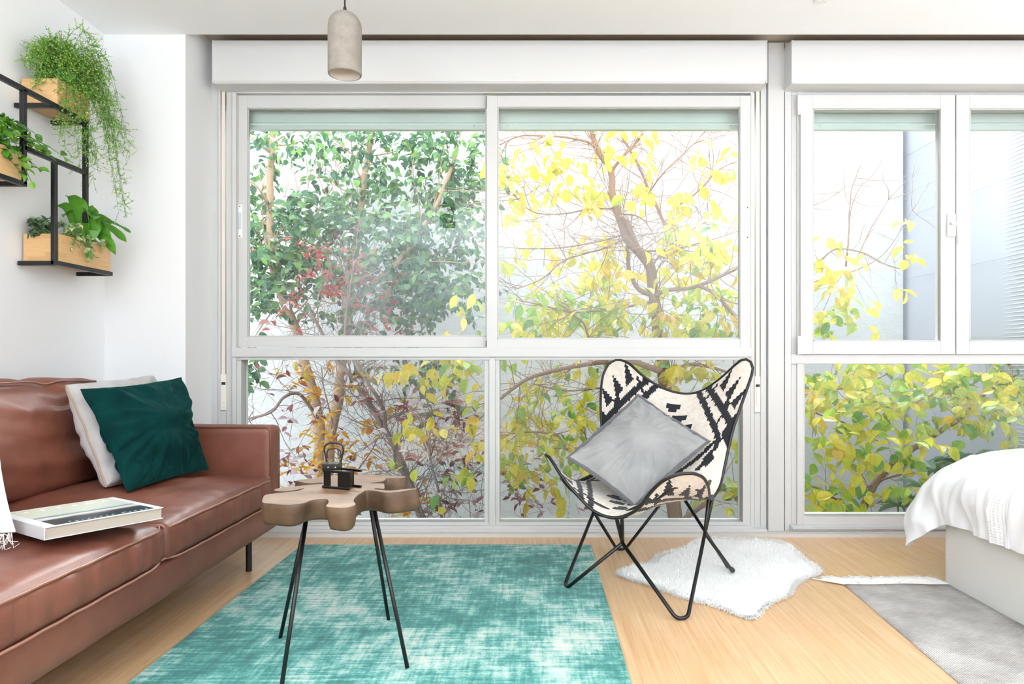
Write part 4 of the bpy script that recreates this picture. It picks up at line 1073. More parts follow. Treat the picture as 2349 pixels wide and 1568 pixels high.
for zx in (590, 775):
    c = Q(zx, 797, 2.1545); m = MB(); m.tube([c, c+Vector((0,-0.0006,0))], 0.0017, 10); m.build('screw', M['plastic'], st)
def leg2(x0, y0, d0, x1, y1, d1, z):
    m = MB(); a = Q(x0, y0, d0); b = Q(x1, y1, d1); a.z = b.z = z; m.bar(a, b, 0.0075, 0.0075); m.build('leg', M['toy'], ty0, bevel=0.0018)
zb = TH+0.0045; zt = TH+0.054
leg2(445, 1250, 2.155, 1150, 1300, 2.115, zb); leg2(900, 1250, 2.20, 1440, 1270, 2.155, zb)
leg2(460, 850, 2.155, 1160, 920, 2.115, zt); leg2(880, 850, 2.20, 1448, 885, 2.155, zt)
def panel(x0, x1, da, db):
    m = MB(); a = Q(x0, 900, da); b = Q(x1, 900, db); m.bar((a.x, a.y, (zb+zt)/2), (b.x, b.y, (zb+zt)/2), 0.004, zt-zb); m.build('side_panel', M['toy'], ty0)
panel(485, 650, 2.153, 2.145); panel(845, 1150, 2.135, 2.120); panel(1150, 1245, 2.175, 2.168); panel(845, 1240, 2.134, 2.17)

# ------------------------------------------------------------------ RUGS
def flat_rug(name, pts, th, mat, label, sub=30):
    m = MB(); n = len(pts)
    # closed slab
    vs = [(p[0], p[1], 0.001) for p in pts]+[(p[0], p[1], th) for p in pts]
    m.add(vs, [tuple(range(n-1, -1, -1)), tuple(range(n, 2*n))]+[(i, (i+1) % n, n+(i+1) % n, n+i) for i in range(n)])
    o = m.build(name, mat); tag(o, label, 'rug'); return o
ra = PG(693,1252); rb = PG(1355,1252)
flat_rug('rug', [(ra.x, 1.28), (rb.x, 1.28), (rb.x, rb.y), (ra.x, ra.y)], 0.008, M['rug'], 'distressed teal and cream rug under the coffee table')
# sheepskin
sk = [(1422,1318),(1440,1306),(1470,1302),(1495,1297),(1510,1281),(1545,1268),(1580,1258),(1600,1244),(1640,1240),(1700,1241),(1750,1243),(1795,1248),(1820,1262),(1850,1290),(1874,1307),(1870,1319),(1835,1334),(1815,1348),(1808,1365),(1765,1385),(1745,1400),(1728,1417),(1700,1414),(1640,1391),(1560,1370),(1500,1346),(1450,1330)]
sp_ = catmull([Vector((PG(*q).x, PG(*q).y, 0)) for q in sk], 6, True); ns = len(sp_)
spx = np.array([(p.x, p.y) for p in sp_])
def inside(x, y):
    c = False; j = ns-1
    for i in range(ns):
        if (spx[i,1] > y) != (spx[j,1] > y) and x < (spx[j,0]-spx[i,0])*(y-spx[i,1])/(spx[j,1]-spx[i,1])+spx[i,0]: c = not c
        j = i
    return c
def edged(x, y): return np.min(np.hypot(spx[:,0]-x, spx[:,1]-y))
scx, scy = spx.mean(0)
m = MB(); vs = []; R = 12
for k in range(R+1):
    s = 1-k/R
    for p in sp_:
        x = scx+(p.x-scx)*s; y = scy+(p.y-scy)*s; hgt = 0.002 if k == 0 else 0.018+0.003*nz(x*14, y*14, 1)
        vs.append((x, y, hgt))
fs = [(k*ns+i, k*ns+(i+1) % ns, (k+1)*ns+(i+1) % ns, (k+1)*ns+i) for k in range(R) for i in range(ns)]
m.add(vs, fs); m.add([(p.x, p.y, 0.001) for p in sp_], [tuple(range(ns-1, -1, -1))])
# pile
cnt = 0; x0, y0 = spx.min(0); x1, y1 = spx.max(0); pv = []; pf = []
while cnt < 26000:
    if cnt % 4 == 0:
        i = random.randrange(ns); x = spx[i,0]+rnd(-.012,.012); y = spx[i,1]+rnd(-.012,.012); e = 0.0
        dr = Vector((x-scx, y-scy, 0)).normalized()*0.8; z = 0.006
    else:
        x = rnd(x0, x1); y = rnd(y0, y1)
        if not inside(x, y): cnt += 0; continue
        e = 1; dr = Vector((nz(x*6, y*6, 1), nz(x*6, y*6, 9), 0)); z = 0.012
    dd = (dr+rv(0.35)+Vector((0,0,0.5 if e else 0.12))).normalized(); L = rnd(.012, .024)
    a = Vector((x, y, z)); b = a+dd*L; b.z = max(0.002, b.z)
    sd = dd.cross(Vector((0,0,1)) if abs(dd.z) < .9 else Vector((1,0,0))).normalized()*0.0016
    q = len(pv); pv += [a-sd, a+sd, b]; pf.append((q, q+1, q+2)); cnt += 1
m.add(pv, pf)
o = m.build('sheepskin_rug', M['fur']); tag(o, 'white irregular sheepskin on the wood floor behind the butterfly chair', 'rug')
# grey runner beside the bed
g1 = PG(1937,1342); g2 = PG(2180,1341); g3 = PG(2200,1568); g4 = Vector((1.665, 1.2, 0))
lx = g3.x+(g3.x-g1.x)*(1.2-g3.y)/(g3.y-g1.y)
gr = empty('runner_rug', (1.43, 2.0, 0)); tag(gr, 'grey woven runner with white fringe on the floor beside the bed', 'rug')
m = MB(); nn_ = 40; vs = []
for i in range(nn_+1):
    t_ = i/nn_; y = g1.y+(1.2-g1.y)*t_; xl = g1.x+(lx-g1.x)*t_+0.002*nz(y*20, 1, 1); xr = 1.672+0.006*nz(y*6, 3, 1)
    for j in range(13):
        s = j/12; x = xl+(xr-xl)*s; vs.append((x, y, 0.006+0.0025*nz(x*7, y*7, 3)))
m.add(vs, [(i*13+j, i*13+j+1, (i+1)*13+j+1, (i+1)*13+j) for i in range(nn_) for j in range(12)])
vs = []
for i in range(nn_+1): vs += [(m.v[i*13][0], m.v[i*13][1], 0.0005), (m.v[i*13+12][0], m.v[i*13+12][1], 0.0005)]
b0 = len(m.v); m.v += vs
for i in range(nn_): m.f += [(i*13, (i+1)*13, b0+2*(i+1), b0+2*i), ((i+1)*13+12, i*13+12, b0+2*i+1, b0+2*i+3)]; m.m += [0, 0]
m.f.append((b0, b0+1, 12, *range(11, -1, -1))); m.m.append(0)
m.build('woven_field', M['grey_rug'], gr, smooth=True)
m = MB(); fe = PG(1897,1318)
for i in range(150):
    s = i/149; a = Vector((g1.x+(g2.x-0.01-g1.x)*s, g1.y-0.002, 0.006)); l_ = rnd(.07, .12)
    b = a+Vector((-0.045+rnd(-.02,.02)-0.03*(s < 0.03), l_*0.55, 0.004)); c = b+Vector((rnd(-.03,.02), l_*0.4, -0.004)); c.z = 0.004
    c.x = min(c.x, 1.66)
    m.tube(catmull([a, b, c], 2), [0.0032, 0.003, 0.0026, 0.002, 0.0012], 4)
for _ in range(150):
    a = Vector((rnd(g1.x-.03, g2.x-0.02), g1.y+rnd(0, .08), 0.006)); m.tube(catmull([a+rv(.001), a+Vector((rnd(-.02,.02), rnd(-.02,.02), 0.006)), a+Vector((rnd(-.03,.03), rnd(-.02,.03), 0.0))], 2), 0.0012, 3)
fo_ = m.build('fringe', M['fringe'], gr); 

# ------------------------------------------------------------------ BED
bed = empty('bed', (2.5, 1.9, 0)); tag(bed, 'white box bed base at the right edge under the white duvet', 'bed')
m = MB(); m.box(1.672, 3.3, 0.75, 2.79, 0.001, 0.30); m.build('base', M['bed'], bed, bevel=0.003)
softbox(1.70, 3.28, 0.78, 2.76, 0.301, 0.47, 0.04, (10, 14, 6)).build('mattress', M['cotton_white'], bed, smooth=True)
side = [(1.632,.268),(1.624,.33),(1.620,.40),(1.650,.465),(1.74,.515),(1.86,.545),(2.05,.565),(2.6,.585),(3.35,.59)]
def row(y, dx=0, dz=0, k=1.0): return [Vector((x+dx, y, z*k+dz)) for x, z in side]
rows = [row(0.7), row(1.2, 0, .004), row(1.6, .004), row(2.0, -.004, .004), row(2.3, .003), row(2.55, -.002, -.004)]
rows.append([Vector(v) for v in [(1.622,2.72,.255),(1.61,2.72,.31),(1.615,2.73,.385),(1.645,2.74,.45),(1.73,2.76,.503),(1.84,2.77,.532),(2.04,2.78,.553),(2.6,2.78,.572),(3.35,2.78,.575)]])
rows.append([Vector(v) for v in [(1.592,2.84,.175),(1.592,2.85,.255),(1.605,2.86,.335),(1.652,2.87,.405),(1.735,2.88,.462),(1.85,2.89,.500),(2.05,2.89,.528),(2.6,2.89,.545),(3.35,2.89,.55)]])
rows.append([Vector(v) for v in [(1.558,2.90,.128),(1.575,2.925,.215),(1.612,2.94,.29),(1.672,2.95,.345),(1.75,2.95,.39),(1.86,2.955,.42),(2.06,2.955,.44),(2.6,2.955,.45),(3.35,2.955,.46)]])
rows.append([Vector(v) for v in [(1.60,2.93,.125),(1.625,2.95,.155),(1.665,2.955,.20),(1.72,2.955,.235),(1.79,2.955,.25),(1.88,2.96,.26),(2.07,2.96,.265),(2.6,2.96,.27),(3.35,2.96,.27)]])
def net(rows, nu, nv):
    R1 = [catmull(r_, nu) for r_ in rows]; cols = []
    for i in range(len(R1[0])): cols.append(catmull([R1[k][i] for k in range(len(R1))], nv))
    return cols   # cols[i][j]
cols = net(rows, 14, 18)
def duv(p, i=0, j=0):
    w_ = 0.012*nz(p.x*5, p.y*7, p.z*5)+0.010*nz(p.x*4+p.y*9, p.y*3, p.z*4+3)*1.2
    a = abs(nz(p.x*5+2, p.y*11, p.z*4)); w_ += 0.014*max(0, 0.18-a)*3
    w_ += 0.006*nz(p.x*16, p.y*20, p.z*9)
    if p.z < 0.47: w_ += 0.016*nz(p.y*13, p.z*3, 7)*min(1, (0.5-p.z)*5)
    return w_
NI, NJ = len(cols), len(cols[0])
G_ = np.array([[tuple(cols[i][j]) for j in range(NJ)] for i in range(NI)])
du = np.gradient(G_, axis=0); dv = np.gradient(G_, axis=1); nn = np.cross(du, dv); nn /= np.linalg.norm(nn, axis=2)[..., None]+1e-9
if nn[NI//2, NJ//3, 2] < 0: nn = -nn
W_ = np.array([[duv(Vector(G_[i, j])) for j in range(NJ)] for i in range(NI)])
G2 = G_+nn*W_[..., None]
m = MB(); m.add([tuple(v) for v in G2.reshape(-1, 3)], [(i*NJ+j, (i+1)*NJ+j, (i+1)*NJ+j+1, i*NJ+j+1) for i in range(NI-1) for j in range(NJ-1)])
dv_o = m.build('duvet', M['duvet'], smooth=True); tag(dv_o, 'white rumpled duvet with embroidered band draped over the bed', 'duvet')
so_ = dv_o.modifiers.new('thick', 'SOLIDIFY'); so_.thickness = 0.012; so_.offset = -1
# embroidered band across the duvet
m = MB(); js = [j for j in range(NJ) if 2.335 <= G_[NI//4, j, 1] <= 2.475]
jf = np.linspace(js[0], js[-1], 41)
def gi(i, jf_):
    j0 = int(jf_); t_ = jf_-j0; return (G2[i, j0]*(1-t_)+G2[i, min(j0+1, NJ-1)]*t_), nn[i, j0]
vs = []
for i in range(NI):
    for k, j_ in enumerate(jf):
        p, q = gi(i, j_); q2 = 0.0015+(0.0009 if (k % 5 in (1, 2)) else 0)+(0.001 if (i % 2 and 8 < k < 32) else 0); vs.append(tuple(p+q*q2))
K = len(jf)
m.add(vs, [(i*K+k, (i+1)*K+k, (i+1)*K+k+1, i*K+k+1) for i in range(NI-1) for k in range(K-1)])
m.build('embroidered_band', M['duvet'], dv_o)

# ------------------------------------------------------------------ BUTTERFLY CHAIR
foot = {'A': (0.513, 2.40), 'B': (0.83, 2.89), 'C': (0.407, 3.27), 'D': (0.12, 2.74)}
bc = empty('butterfly_chair', (0.467, 2.83, 0)); tag(bc, 'butterfly chair with black and cream kilim sling on black rod frame', 'chair')
node = {'AD': P(1428,1245,2.57), 'AB': P(1617,1222,2.66), 'CD': P(1362,1173,2.99), 'BC': P(1549,1112,3.08)}
tips = {'FL': P(1258,1050,2.63), 'FR': P(1596,1093,2.37), 'BR': P(1712,832,2.88), 'BL': P(1410,836,3.19)}
def ft(k): x, y = foot[k]; return Vector((x, y, 0.008))
RR = 0.0072
for k, n1, n2 in (('A','AD','AB'), ('B','AB','BC'), ('C','BC','CD'), ('D','CD','AD')):
    f = ft(k); a = node[n1]; b = node[n2]; mid = (a+b)/2; o_ = (f-Vector((mid.x, mid.y, f.z))).normalized()
    # hairpin foot: two rods meeting in a small bend on the floor
    side_ = (b-a).normalized(); side_.z = 0; side_.normalize()
    pts = fillet([a, f-side_*0.022, f+side_*0.022, b], 0.03, 6)
    if k == 'B': 
        for p in pts: p.z = max(p.z, 0.03) if (p.z < 0.03) else p.z
    m = MB(); m.tube(pts, RR, 10); m.build('leg', M['black'], bc, smooth=True)
front = [(1253,1043,2.62),(1263,1052,2.60),(1290,1094,2.56),(1320,1130,2.53),(1360,1170,2.50),(1398,1186,2.47),(1430,1184,2.45),(1465,1165,2.42),(1490,1132,2.40),(1520,1103,2.37),(1558,1087,2.35),(1590,1085,2.35)]
right = [(1590,1085,2.35),(1612,1094,2.40),(1624,1115,2.46),(1629,1142,2.56),(1638,1138,2.66),(1652,1112,2.72),(1662,1070,2.75),(1680,990,2.78),(1700,930,2.81),(1716,885,2.84),(1727,848,2.86),(1722,830,2.87)]
back = [(1722,830,2.87),(1708,823,2.88),(1690,834,2.90),(1650,870,2.95),(1610,896,3.0),(1570,903,3.04),(1520,890,3.08),(1475,862,3.12),(1442,833,3.17),(1415,825,3.2),(1395,836,3.2)]
left = [(1395,836,3.2),(1382,868,3.19),(1378,930,3.13),(1381,1000,3.08),(1376,1060,3.02),(1354,1094,2.95),(1325,1104,2.87),(1294,1094,2.78),(1266,1068,2.69),(1253,1043,2.62)]
NS = 108
def side_curve(lst): return resample(catmull([P(*q) for q in lst], 6), NS+1)
fc, rc, bcv, lc = map(side_curve, (front, right, back, left))
X = np.zeros((NS+1, NS+1, 3))      # [i across u][j front->back v]
X[:, 0] = fc; X[NS, :] = rc; X[:, NS] = bcv[::-1]; X[0, :] = lc[::-1]
u = np.linspace(0, 1, NS+1)[:, None, None]; v = np.linspace(0, 1, NS+1)[None, :, None]
Cn = (1-u)*X[0:1, :]+u*X[NS:NS+1, :]+(1-v)*X[:, 0:1]+v*X[:, NS:NS+1]-((1-u)*(1-v)*X[0,0]+u*(1-v)*X[NS,0]+(1-u)*v*X[0,NS]+u*v*X[NS,NS])
X[1:-1, 1:-1] = Cn[1:-1, 1:-1]
src = np.zeros((NS+1, NS+1, 3)); 
sag = 0.75/(NS*NS)
for it in range(2600):
    X[1:-1, 1:-1] = 0.25*(X[2:, 1:-1]+X[:-2, 1:-1]+X[1:-1, 2:]+X[1:-1, :-2])
    X[1:-1, 1:-1, 2] -= sag*0.25*4*0.25
uu = np.linspace(-1, 1, NS); 
def pat(a, b):
    """kilim: True = black, a = across, b = front -1 .. back +1"""
    s = abs(a); jag = 0.022*(abs(((b*26) % 2)-1)-0.5); jag2 = 0.022*(abs(((a*26) % 2)-1)-0.5)
    q = abs(b)
    diag = s+q
    if abs(diag-1.40-jag) < 0.048: return True
    if diag > 1.52:
        w_ = (s-q)
        for c in (-0.24, 0.0, 0.24):
            if abs(w_-c) < 0.085*(1.80-diag)/0.26 and diag < 1.80: return True
        return False
    if s > 0.84+jag and abs(q-0.40) < (s-0.84)*1.0+0.015: return True
    # big lattice
    l1 = s-(0.26+(1.0-q)*0.86)
    if q > 0.34 and abs(l1+jag) < 0.042: return True
    l2 = s-(0.16+(q-0.0)*1.55-1.10)
    if 0.83 < q and abs(s-(0.22+(q-0.70)*1.25)+jag) < 0.036: return True
    if q <= 0.36 and abs(s-(0.78-(0.36-q)*1.3)+jag) < 0.045 and q > 0.02: return True
    # small hooks between
    if 0.50 < q < 0.68 and abs(s-(0.84-(0.70-q)*0.8)) < 0.02: return True
    if abs(s-0.78)+abs(q-0.68)*0.7 < 0.06: return True
    if 0.03 < q < 0.34 and abs(s-(0.60+q*0.7)+jag) < 0.036: return True
    if abs(s-0.74)+abs(q-0.17)*0.9 < 0.085: return True
    # stepped centre motif
    for c, hw in ((0.84, (0.0,)), (0.71, (-.12,.12)), (0.58, (-.24,0,.24)), (0.45, (-.12,.12)), (0.32, (0,-.24,.24)), (0.18, (-.12,.12)), (0.06, (0,))):
        for c2 in hw:
            if abs(q-c) < 0.028 and abs(a-c2) < 0.10: return True
            if 0 < (c-q) < 0.065 and abs(a-c2) < 0.05: return True
    return False
m = MB(); m.v = [tuple(p) for p in X.reshape(-1, 3)]
for i in range(NS):
    for j in range(NS):
        a = i*(NS+1)+j; m.f.append((a, a+NS+1, a+NS+2, a+1)); m.m.append(1 if pat(uu[i], uu[j]) else 0)
sl_o = m.build('sling', [M['weave_white'], M['weave_black']], bc, smooth=True)
so_ = sl_o.modifiers.new('thick', 'SOLIDIFY'); so_.thickness = 0.003; so_.offset = 0
loop = [tuple(p) for p in fc[:-1]]+[tuple(p) for p in rc[:-1]]+[tuple(p) for p in bcv[:-1]]+[tuple(p) for p in lc[:-1]]
m = MB(); m.tube(loop[::3], 0.0062, 8, closed=True); m.build('edge_binding', M['black'], sl_o, smooth=True)
# pockets that slip over the rod tips
du = np.gradient(X, axis=0); dvv = np.gradient(X, axis=1); SN = np.cross(du, dvv); SN /= np.linalg.norm(SN, axis=2)[..., None]+1e-9
for nm, ci, cj in (('FL', 0, 0), ('FR', NS, 0), ('BR', NS, NS), ('BL', 0, NS)):
    lim = 62 if cj == 0 else 40; m = MB(); idx = {}
    def vid(i, j):
        if (i, j) not in idx:
            di, dj = abs(i-ci), abs(j-cj); k = min(1, min(di, dj)/7.0)
            idx[(i, j)] = len(m.v); m.v.append(tuple(X[i, j]-SN[i, j]*(0.003+0.020*k)))
        return idx[(i, j)]
    for i in range(NS):
        for j in range(NS):
            di = abs(i+0.5-ci); dj = abs(j+0.5-cj)
            if di+dj < lim:
                m.f.append((vid(i,j), vid(i,j+1), vid(i+1,j+1), vid(i+1,j))); m.m.append(1 if pat(uu[i], uu[j]) else 0)
    po_ = m.build('pocket', [M['weave_white'], M['weave_black']], bc, smooth=True)
    hem = []
    for k in range(0, lim+1):
        i = k if ci == 0 else NS-k; j = lim-k if cj == 0 else NS-(lim-k)
        if k % 3 == 0 or k == lim:
            kk = min(1, min(k, lim-k)/7.0); hem.append(Vector(X[i, j]-SN[i, j]*(0.004+0.020*kk)))
    m = MB(); m.tube(hem, 0.005, 8); m.build('hem', M['black'], po_, smooth=True)
    def SP(a_, b_, off=0.0125):
        i = a_ if ci == 0 else NS-a_; j = b_ if cj == 0 else NS-b_; return Vector(X[i, j]-SN[i, j]*off)
    na, nb = {'FL': ('CD', 'AD'), 'FR': ('AB', 'AD'), 'BR': ('AB', 'BC'), 'BL': ('CD', 'BC')}[nm]
    q = lim-10
    rod_pts = [SP(7, q), SP(5, q//2), SP(5, 14), SP(9, 9), SP(14, 5), SP(q//2, 5), SP(q, 7)]
    rp = [node[na].lerp(rod_pts[0], t_) for t_ in (0, .33, .66)]+catmull(rod_pts, 5)+[rod_pts[-1].lerp(node[nb], t_) for t_ in (.33, .66, 1)]
    m = MB(); m.tube(rp, RR, 10); m.build('upper_rod', M['black'], bc, smooth=True)
# grey cushion on the chair
pillow('cushion', P(1456,1158,2.56), P(1622,1012,2.76), P(1464,908,2.98), P(1306,1048,2.68), 0.098, M['grey_cotton'],
       'grey cotton cushion standing on its corner in the butterfly chair', edge=M['grey_edge'], er=0.0025, seed=11.0, wr=0.012, flange=True, pinch=0.05)

# ------------------------------------------------------------------ PENDANT
pc = P(791, 150, 2.3); pend = empty('pendant_lamp', (pc.x, pc.y, fz(172, 2.3))); tag(pend, 'concrete bullet-shaped pendant lamp hanging on a black cord', 'pendant lamp')
hb = fz(172, 2.3); ht = fz(26, 2.3); Rr = 0.0555
prof = [(Rr-0.006, 0.0), (Rr-0.001, 0.001), (Rr, 0.004), (Rr, ht-hb-0.055)]
for k in range(1, 13): a = k/12*math.pi/2; prof.append((0.006+(Rr-0.006)*math.cos(a), ht-hb-0.055+0.052*math.sin(a)))
prof += [(0.0, ht-hb-0.003)]
inn = [(Rr-0.006, 0.0), (Rr-0.008, 0.003), (Rr-0.009, 0.15), (0.03, 0.19), (0, 0.195)]
m = MB(); m.lathe(prof, 64, (pc.x, pc.y, hb)); m.build('shade', M['concrete'], pend, smooth=True)
m = MB(); m.lathe(inn[::-1], 64, (pc.x, pc.y, hb)); m.build('shade_lining', M['concrete_in'], pend, smooth=True)
m = MB(); m.lathe([(0, 0.11), (0.012, 0.11), (0.018, 0.13), (0.018, 0.19), (0, 0.19)], 24, (pc.x, pc.y, hb)); m.build('bulb_socket', M['black'], pend, smooth=True)
m = MB(); m.lathe([(0, ht-hb-0.004), (0.006, ht-hb-0.004), (0.0055, ht-hb+0.012), (0.003, ht-hb+0.016), (0, ht-hb+0.016)], 16, (pc.x, pc.y, hb)); m.build('cord_grip', M['black'], pend, smooth=True)
m = MB(); m.tube([(pc.x, pc.y, ht+0.01), (pc.x, pc.y, CH)], 0.0026, 8); m.build('cord', M['black'], pend, smooth=True)
m = MB(); m.lathe([(0, CH-0.025), (0.045, CH-0.02), (0.05, CH), (0, CH)], 32, (pc.x, pc.y, 0)); m.build('ceiling_rose', M['black'], pend, smooth=True)

# ------------------------------------------------------------------ WALL PLANTER SHELF
XO = -1.95; XI = XL+0.008
sh = empty('wall_planter_frame', (XL+0.01, 2.7, 1.3)); tag(sh, 'black square-tube metal frame on the left wall carrying three wooden planters', 'wall shelf')
w_ = 0.018
def rod(name, *segs):
    m = MB()
    for a, b in segs: m.bar(a, b, w_, w_)
    m.build(name, M['black'], sh, bevel=0.0015)
rod('rail', ((XO, 1.9, 1.943), (XO, 2.962, 1.943)))
rod('rail', ((XO, 2.592, 1.722), (XO, 2.953, 1.722)))
rod('post', ((XO, 2.595, 1.58), (XO, 2.595, 1.943)))
rod('post', ((XO, 2.953, 1.508), (XO, 2.953, 1.945)))
rod('post', ((XO-0.004, 2.768, 1.30), (XO-0.004, 2.768, 1.722)))
rod('tray', ((XO, 2.76, 1.308), (XO, 3.13, 1.308)), ((XO, 2.768, 1.306), (XI, 2.768, 1.306)), ((XO, 3.12, 1.306), (XI, 3.12, 1.306)))
rod('tray', ((XO, 2.22, 1.583), (XO, 2.604, 1.583)), ((XO, 2.595, 1.583), (XI, 2.595, 1.583)), ((XO, 2.24, 1.583), (XI, 2.24, 1.583)))
rod('bracket', ((XO, 2.75, 1.938), (XI, 2.75, 1.938))); rod('bracket', ((XO, 2.953, 1.938), (XI, 2.953, 1.938)))
def planter(y0, y1, z0, label, hh=0.112):
    m = MB(); x0, x1 = XL+0.012, XO+0.003; t_ = 0.009; z1 = z0+hh
    m.box(x0, x1, y0, y0+t_, z0, z1); m.box(x0, x1, y1-t_, y1, z0, z1); m.box(x0, x0+t_, y0+t_, y1-t_, z0, z1); m.box(x1-t_, x1, y0+t_, y1-t_, z0, z1); m.box(x0+t_, x1-t_, y0+t_, y1-t_, z0, z0+t_)
    o = m.build('planter_box', M['bamboo'], bevel=0.001); tag(o, label, 'planter', 'wooden planter boxes on the wall frame')
    m = MB(); m.box(x0+t_, x1-t_, y0+t_, y1-t_, z0+t_, z1-0.018); m.build('soil', M['soil'], o)
    return o
planter(2.775, 2.975, 1.9535, 'topmost wooden planter box, overhung by the feathery fern', 0.105)
planter(2.785, 3.122, 1.3175, 'lowest wooden planter box, under the broad-leaved plant')
planter(2.25, 2.583, 1.5925, 'wooden planter box cut off by the left photo edge', 0.108)

# feathery fern
def feather(name, origin, targets, label, mat, n, ll, spread):
    t = empty(name, origin); tag(t, label, 'plant')
    st = MB(); lm = MB(); lv = Leaves(True)
    for i in range(n):
        tg, jit, sagk = targets[i % len(targets)]
        e = Vector(tg)+Vector((rnd(-1,1)*jit[0], rnd(-1,1)*jit[1], rnd(-1,1)*jit[2])); e.x = max(e.x, XL+0.02)
        s = Vector(origin)+Vector((rnd(-.03,.05), rnd(-.09,.09), 0))
        mid = (s+e)/2; mid.z = max(s.z, e.z)+sagk*rnd(.6, 1.3); mid.x = max(mid.x, XL+0.02)
        pts = catmull([s, mid, e], 7)
        st.tube(pts, [0.0014*(1-.7*k/(len(pts)-1)) for k in range(len(pts))], 3)
        for k in range(2, len(pts)):
            for _ in range(4):
                p = pts[k].lerp(pts[k-1], random.random()); d = (pts[k]-pts[k-1]).normalized()
                bd = (d*0.6+rv(0.6)).normalized(); bl_ = rnd(.02, .05)*spread; q = p+bd*bl_
                if q.x < XL+0.012: continue
                st.tube([p, p+bd*bl_*.5+Vector((0,0,-.002)), q], 0.0005, 3)
                for r_ in range(6):
                    pp = p.lerp(q, (r_+1)/6); lv.leaf(pp, bd*0.6+rv(0.5), rv()+Vector((0,-.6,.6)), ll*rnd(.7, 1.3), ll*rnd(.6, .95), 0)
    lv.into(lm); lm.build('foliage', mat, t); st.build('stems', M['stem'], t)
feather('trailing_fern', (-2.00, 2.88, 2.055),
        [((-2.03,2.76,2.14),(.04,.03,.03),.05), ((-2.02,2.76,2.12),(.05,.05,.03),.05), ((-1.97,2.78,2.17),(.05,.06,.04),.03), ((-1.93,2.95,2.10),(.04,.06,.05),.07), ((-1.90,3.02,2.0),(.03,.05,.05),.10), ((-1.86,3.06,1.82),(.03,.05,.06),.20),
         ((-1.86,3.08,1.62),(.03,.03,.09),.22), ((-1.92,2.80,1.97),(.03,.05,.06),.06), ((-1.93,2.83,1.86),(.03,.05,.08),.08), ((-1.93,2.92,1.80),(.03,.05,.08),.10), ((-1.93,2.98,1.72),(.03,.04,.08),.12), ((-2.0,2.77,2.06),(.04,.03,.04),.06), ((-1.90,3.06,1.92),(.03,.04,.05),.14), ((-1.97,2.86,2.10),(.05,.08,.06),.03), ((-1.95,2.84,2.03),(.04,.07,.04),.04)],
        'feathery bright green trailing fern spilling from the topmost planter', M['leaf_fern'], 96, 0.0085, 1.15)
# trailing leafy vine (left box)
def vine(name, origin, ends, label, mat, leaf, width, nper, up=0.05, cat='plant'):
    t = empty(name, origin); tag(t, label, cat); st = MB(); lm = MB(); lv = Leaves()
    for e, k in ends:
        for _ in range(k):
            s = Vector(origin)+Vector((rnd(-.03,.03), rnd(-.06,.06), 0)); ee = Vector(e)+rv(.018); ee.x = max(ee.x, XL+.02)
            mid = (s+ee)/2+Vector((0,0,up*rnd(.5,1.5))); pts = catmull([s, mid, ee], 5)
            st.tube(pts, 0.0013, 4)
            for q in range(nper):
                j = random.randint(1, len(pts)-1); p = pts[j]; lv.leaf(p, Vector((rnd(-.4,.8), rnd(-.9,.6), rnd(-.7,.35))), Vector((rnd(-.1,.7), rnd(-.9,0), rnd(.2,1))), leaf*rnd(.7,1.2), width*rnd(.8,1.2))
    lv.into(lm); lm.build('foliage', mat, t); st.build('stems', M['stem'], t); return t
vine('trailing_vine', (-2.0, 2.46, 1.705), [((-1.98,2.42,1.80),4), ((-1.95,2.52,1.76),6), ((-1.93,2.60,1.76),6), ((-1.92,2.50,1.66),4), ((-1.90,2.56,1.61),3), ((-1.91,2.68,1.73),4), ((-1.90,2.75,1.70),2), ((-1.93,2.48,1.72),5), ((-1.93,2.62,1.66),2), ((-2.02,2.5,1.78),3)],
     'small-leaved green vine trailing from the planter at the left photo edge', M['leaf_pothos'], 0.036, 0.028, 6)
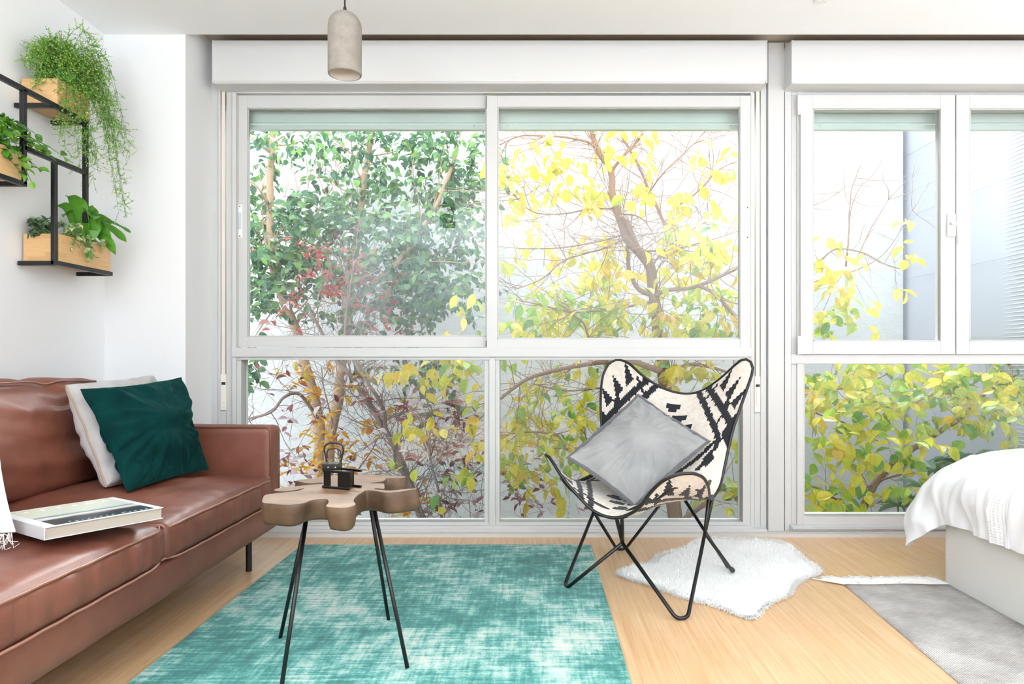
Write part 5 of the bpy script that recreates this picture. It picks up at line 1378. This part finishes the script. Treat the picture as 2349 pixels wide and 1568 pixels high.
vine('variegated_vine', (-1.975, 2.90, 1.425), [((-1.93,2.84,1.45),5), ((-1.925,2.88,1.38),3), ((-1.925,2.95,1.42),6), ((-1.925,2.98,1.36),3), ((-1.93,3.02,1.43),4), ((-1.96,2.92,1.47),5), ((-1.93,2.82,1.48),2)],
     'pale variegated vine creeping over the lowest planter rim', M['leaf_varieg'], 0.024, 0.020, 7, 0.02)
vine('grey_ivy', (-2.05, 2.82, 1.425), [((-2.06,2.80,1.475),6), ((-2.02,2.80,1.455),6), ((-2.05,2.84,1.50),5), ((-2.00,2.81,1.45),5), ((-2.03,2.86,1.49),5)],
     'dull grey-green ivy tuft at the wall end of the lowest planter', M['leaf_ivy'], 0.028, 0.02, 8, 0.02)
# broad strap leaves
t = empty('birds_nest_fern', (-1.99, 3.0, 1.41)); tag(t, 'plant with broad wavy bright green leaves in the lowest planter', 'plant')
for k, (ex, ey, ez, wd) in enumerate(((-1.96,2.86,1.60,.040),(-1.90,2.93,1.52,.045),(-2.04,2.94,1.53,.040),(-1.93,3.10,1.53,.040),(-1.885,3.14,1.455,.034),(-1.91,3.10,1.39,.034),(-2.0,3.10,1.56,.04),(-1.97,3.0,1.58,.05),(-1.92,3.04,1.50,.05),(-1.87,3.15,1.50,.026),(-2.03,2.86,1.56,.03),(-1.93,3.08,1.43,.045))):
    s = Vector((-1.99+rnd(-.02,.02), 3.0+rnd(-.03,.03), 1.415)); e = Vector((ex, ey, ez)); mid = (s+e)/2+Vector((0,0,0.07)); pts = catmull([s, mid, e], 9)
    m = MB(); vs = []
    for i, p in enumerate(pts):
        tt = i/(len(pts)-1); d = (pts[min(i+1, len(pts)-1)]-pts[max(i-1,0)]).normalized(); sd = d.cross(Vector((rnd(-.02,.02)+0.3*math.sin(k), 0.2, 1))).normalized()
        w2 = wd*0.5*(0.25+1.5*math.sin(math.pi*min(1, tt*1.02))**0.8 if tt < .98 else 0.05); wav = 0.004*math.sin(tt*16+k)
        up_ = sd.cross(d)
        vs += [p-sd*w2+up_*(w2*.35+wav), p, p+sd*w2+up_*(w2*.35-wav)]
    for q in vs: q.x = max(q.x, XL+0.006)
    m.add(vs, [f for i in range(len(pts)-1) for f in ((3*i, 3*i+1, 3*i+4, 3*i+3), (3*i+1, 3*i+2, 3*i+5, 3*i+4))])
    m.build('leaf', M['leaf_broad'], t, smooth=True)
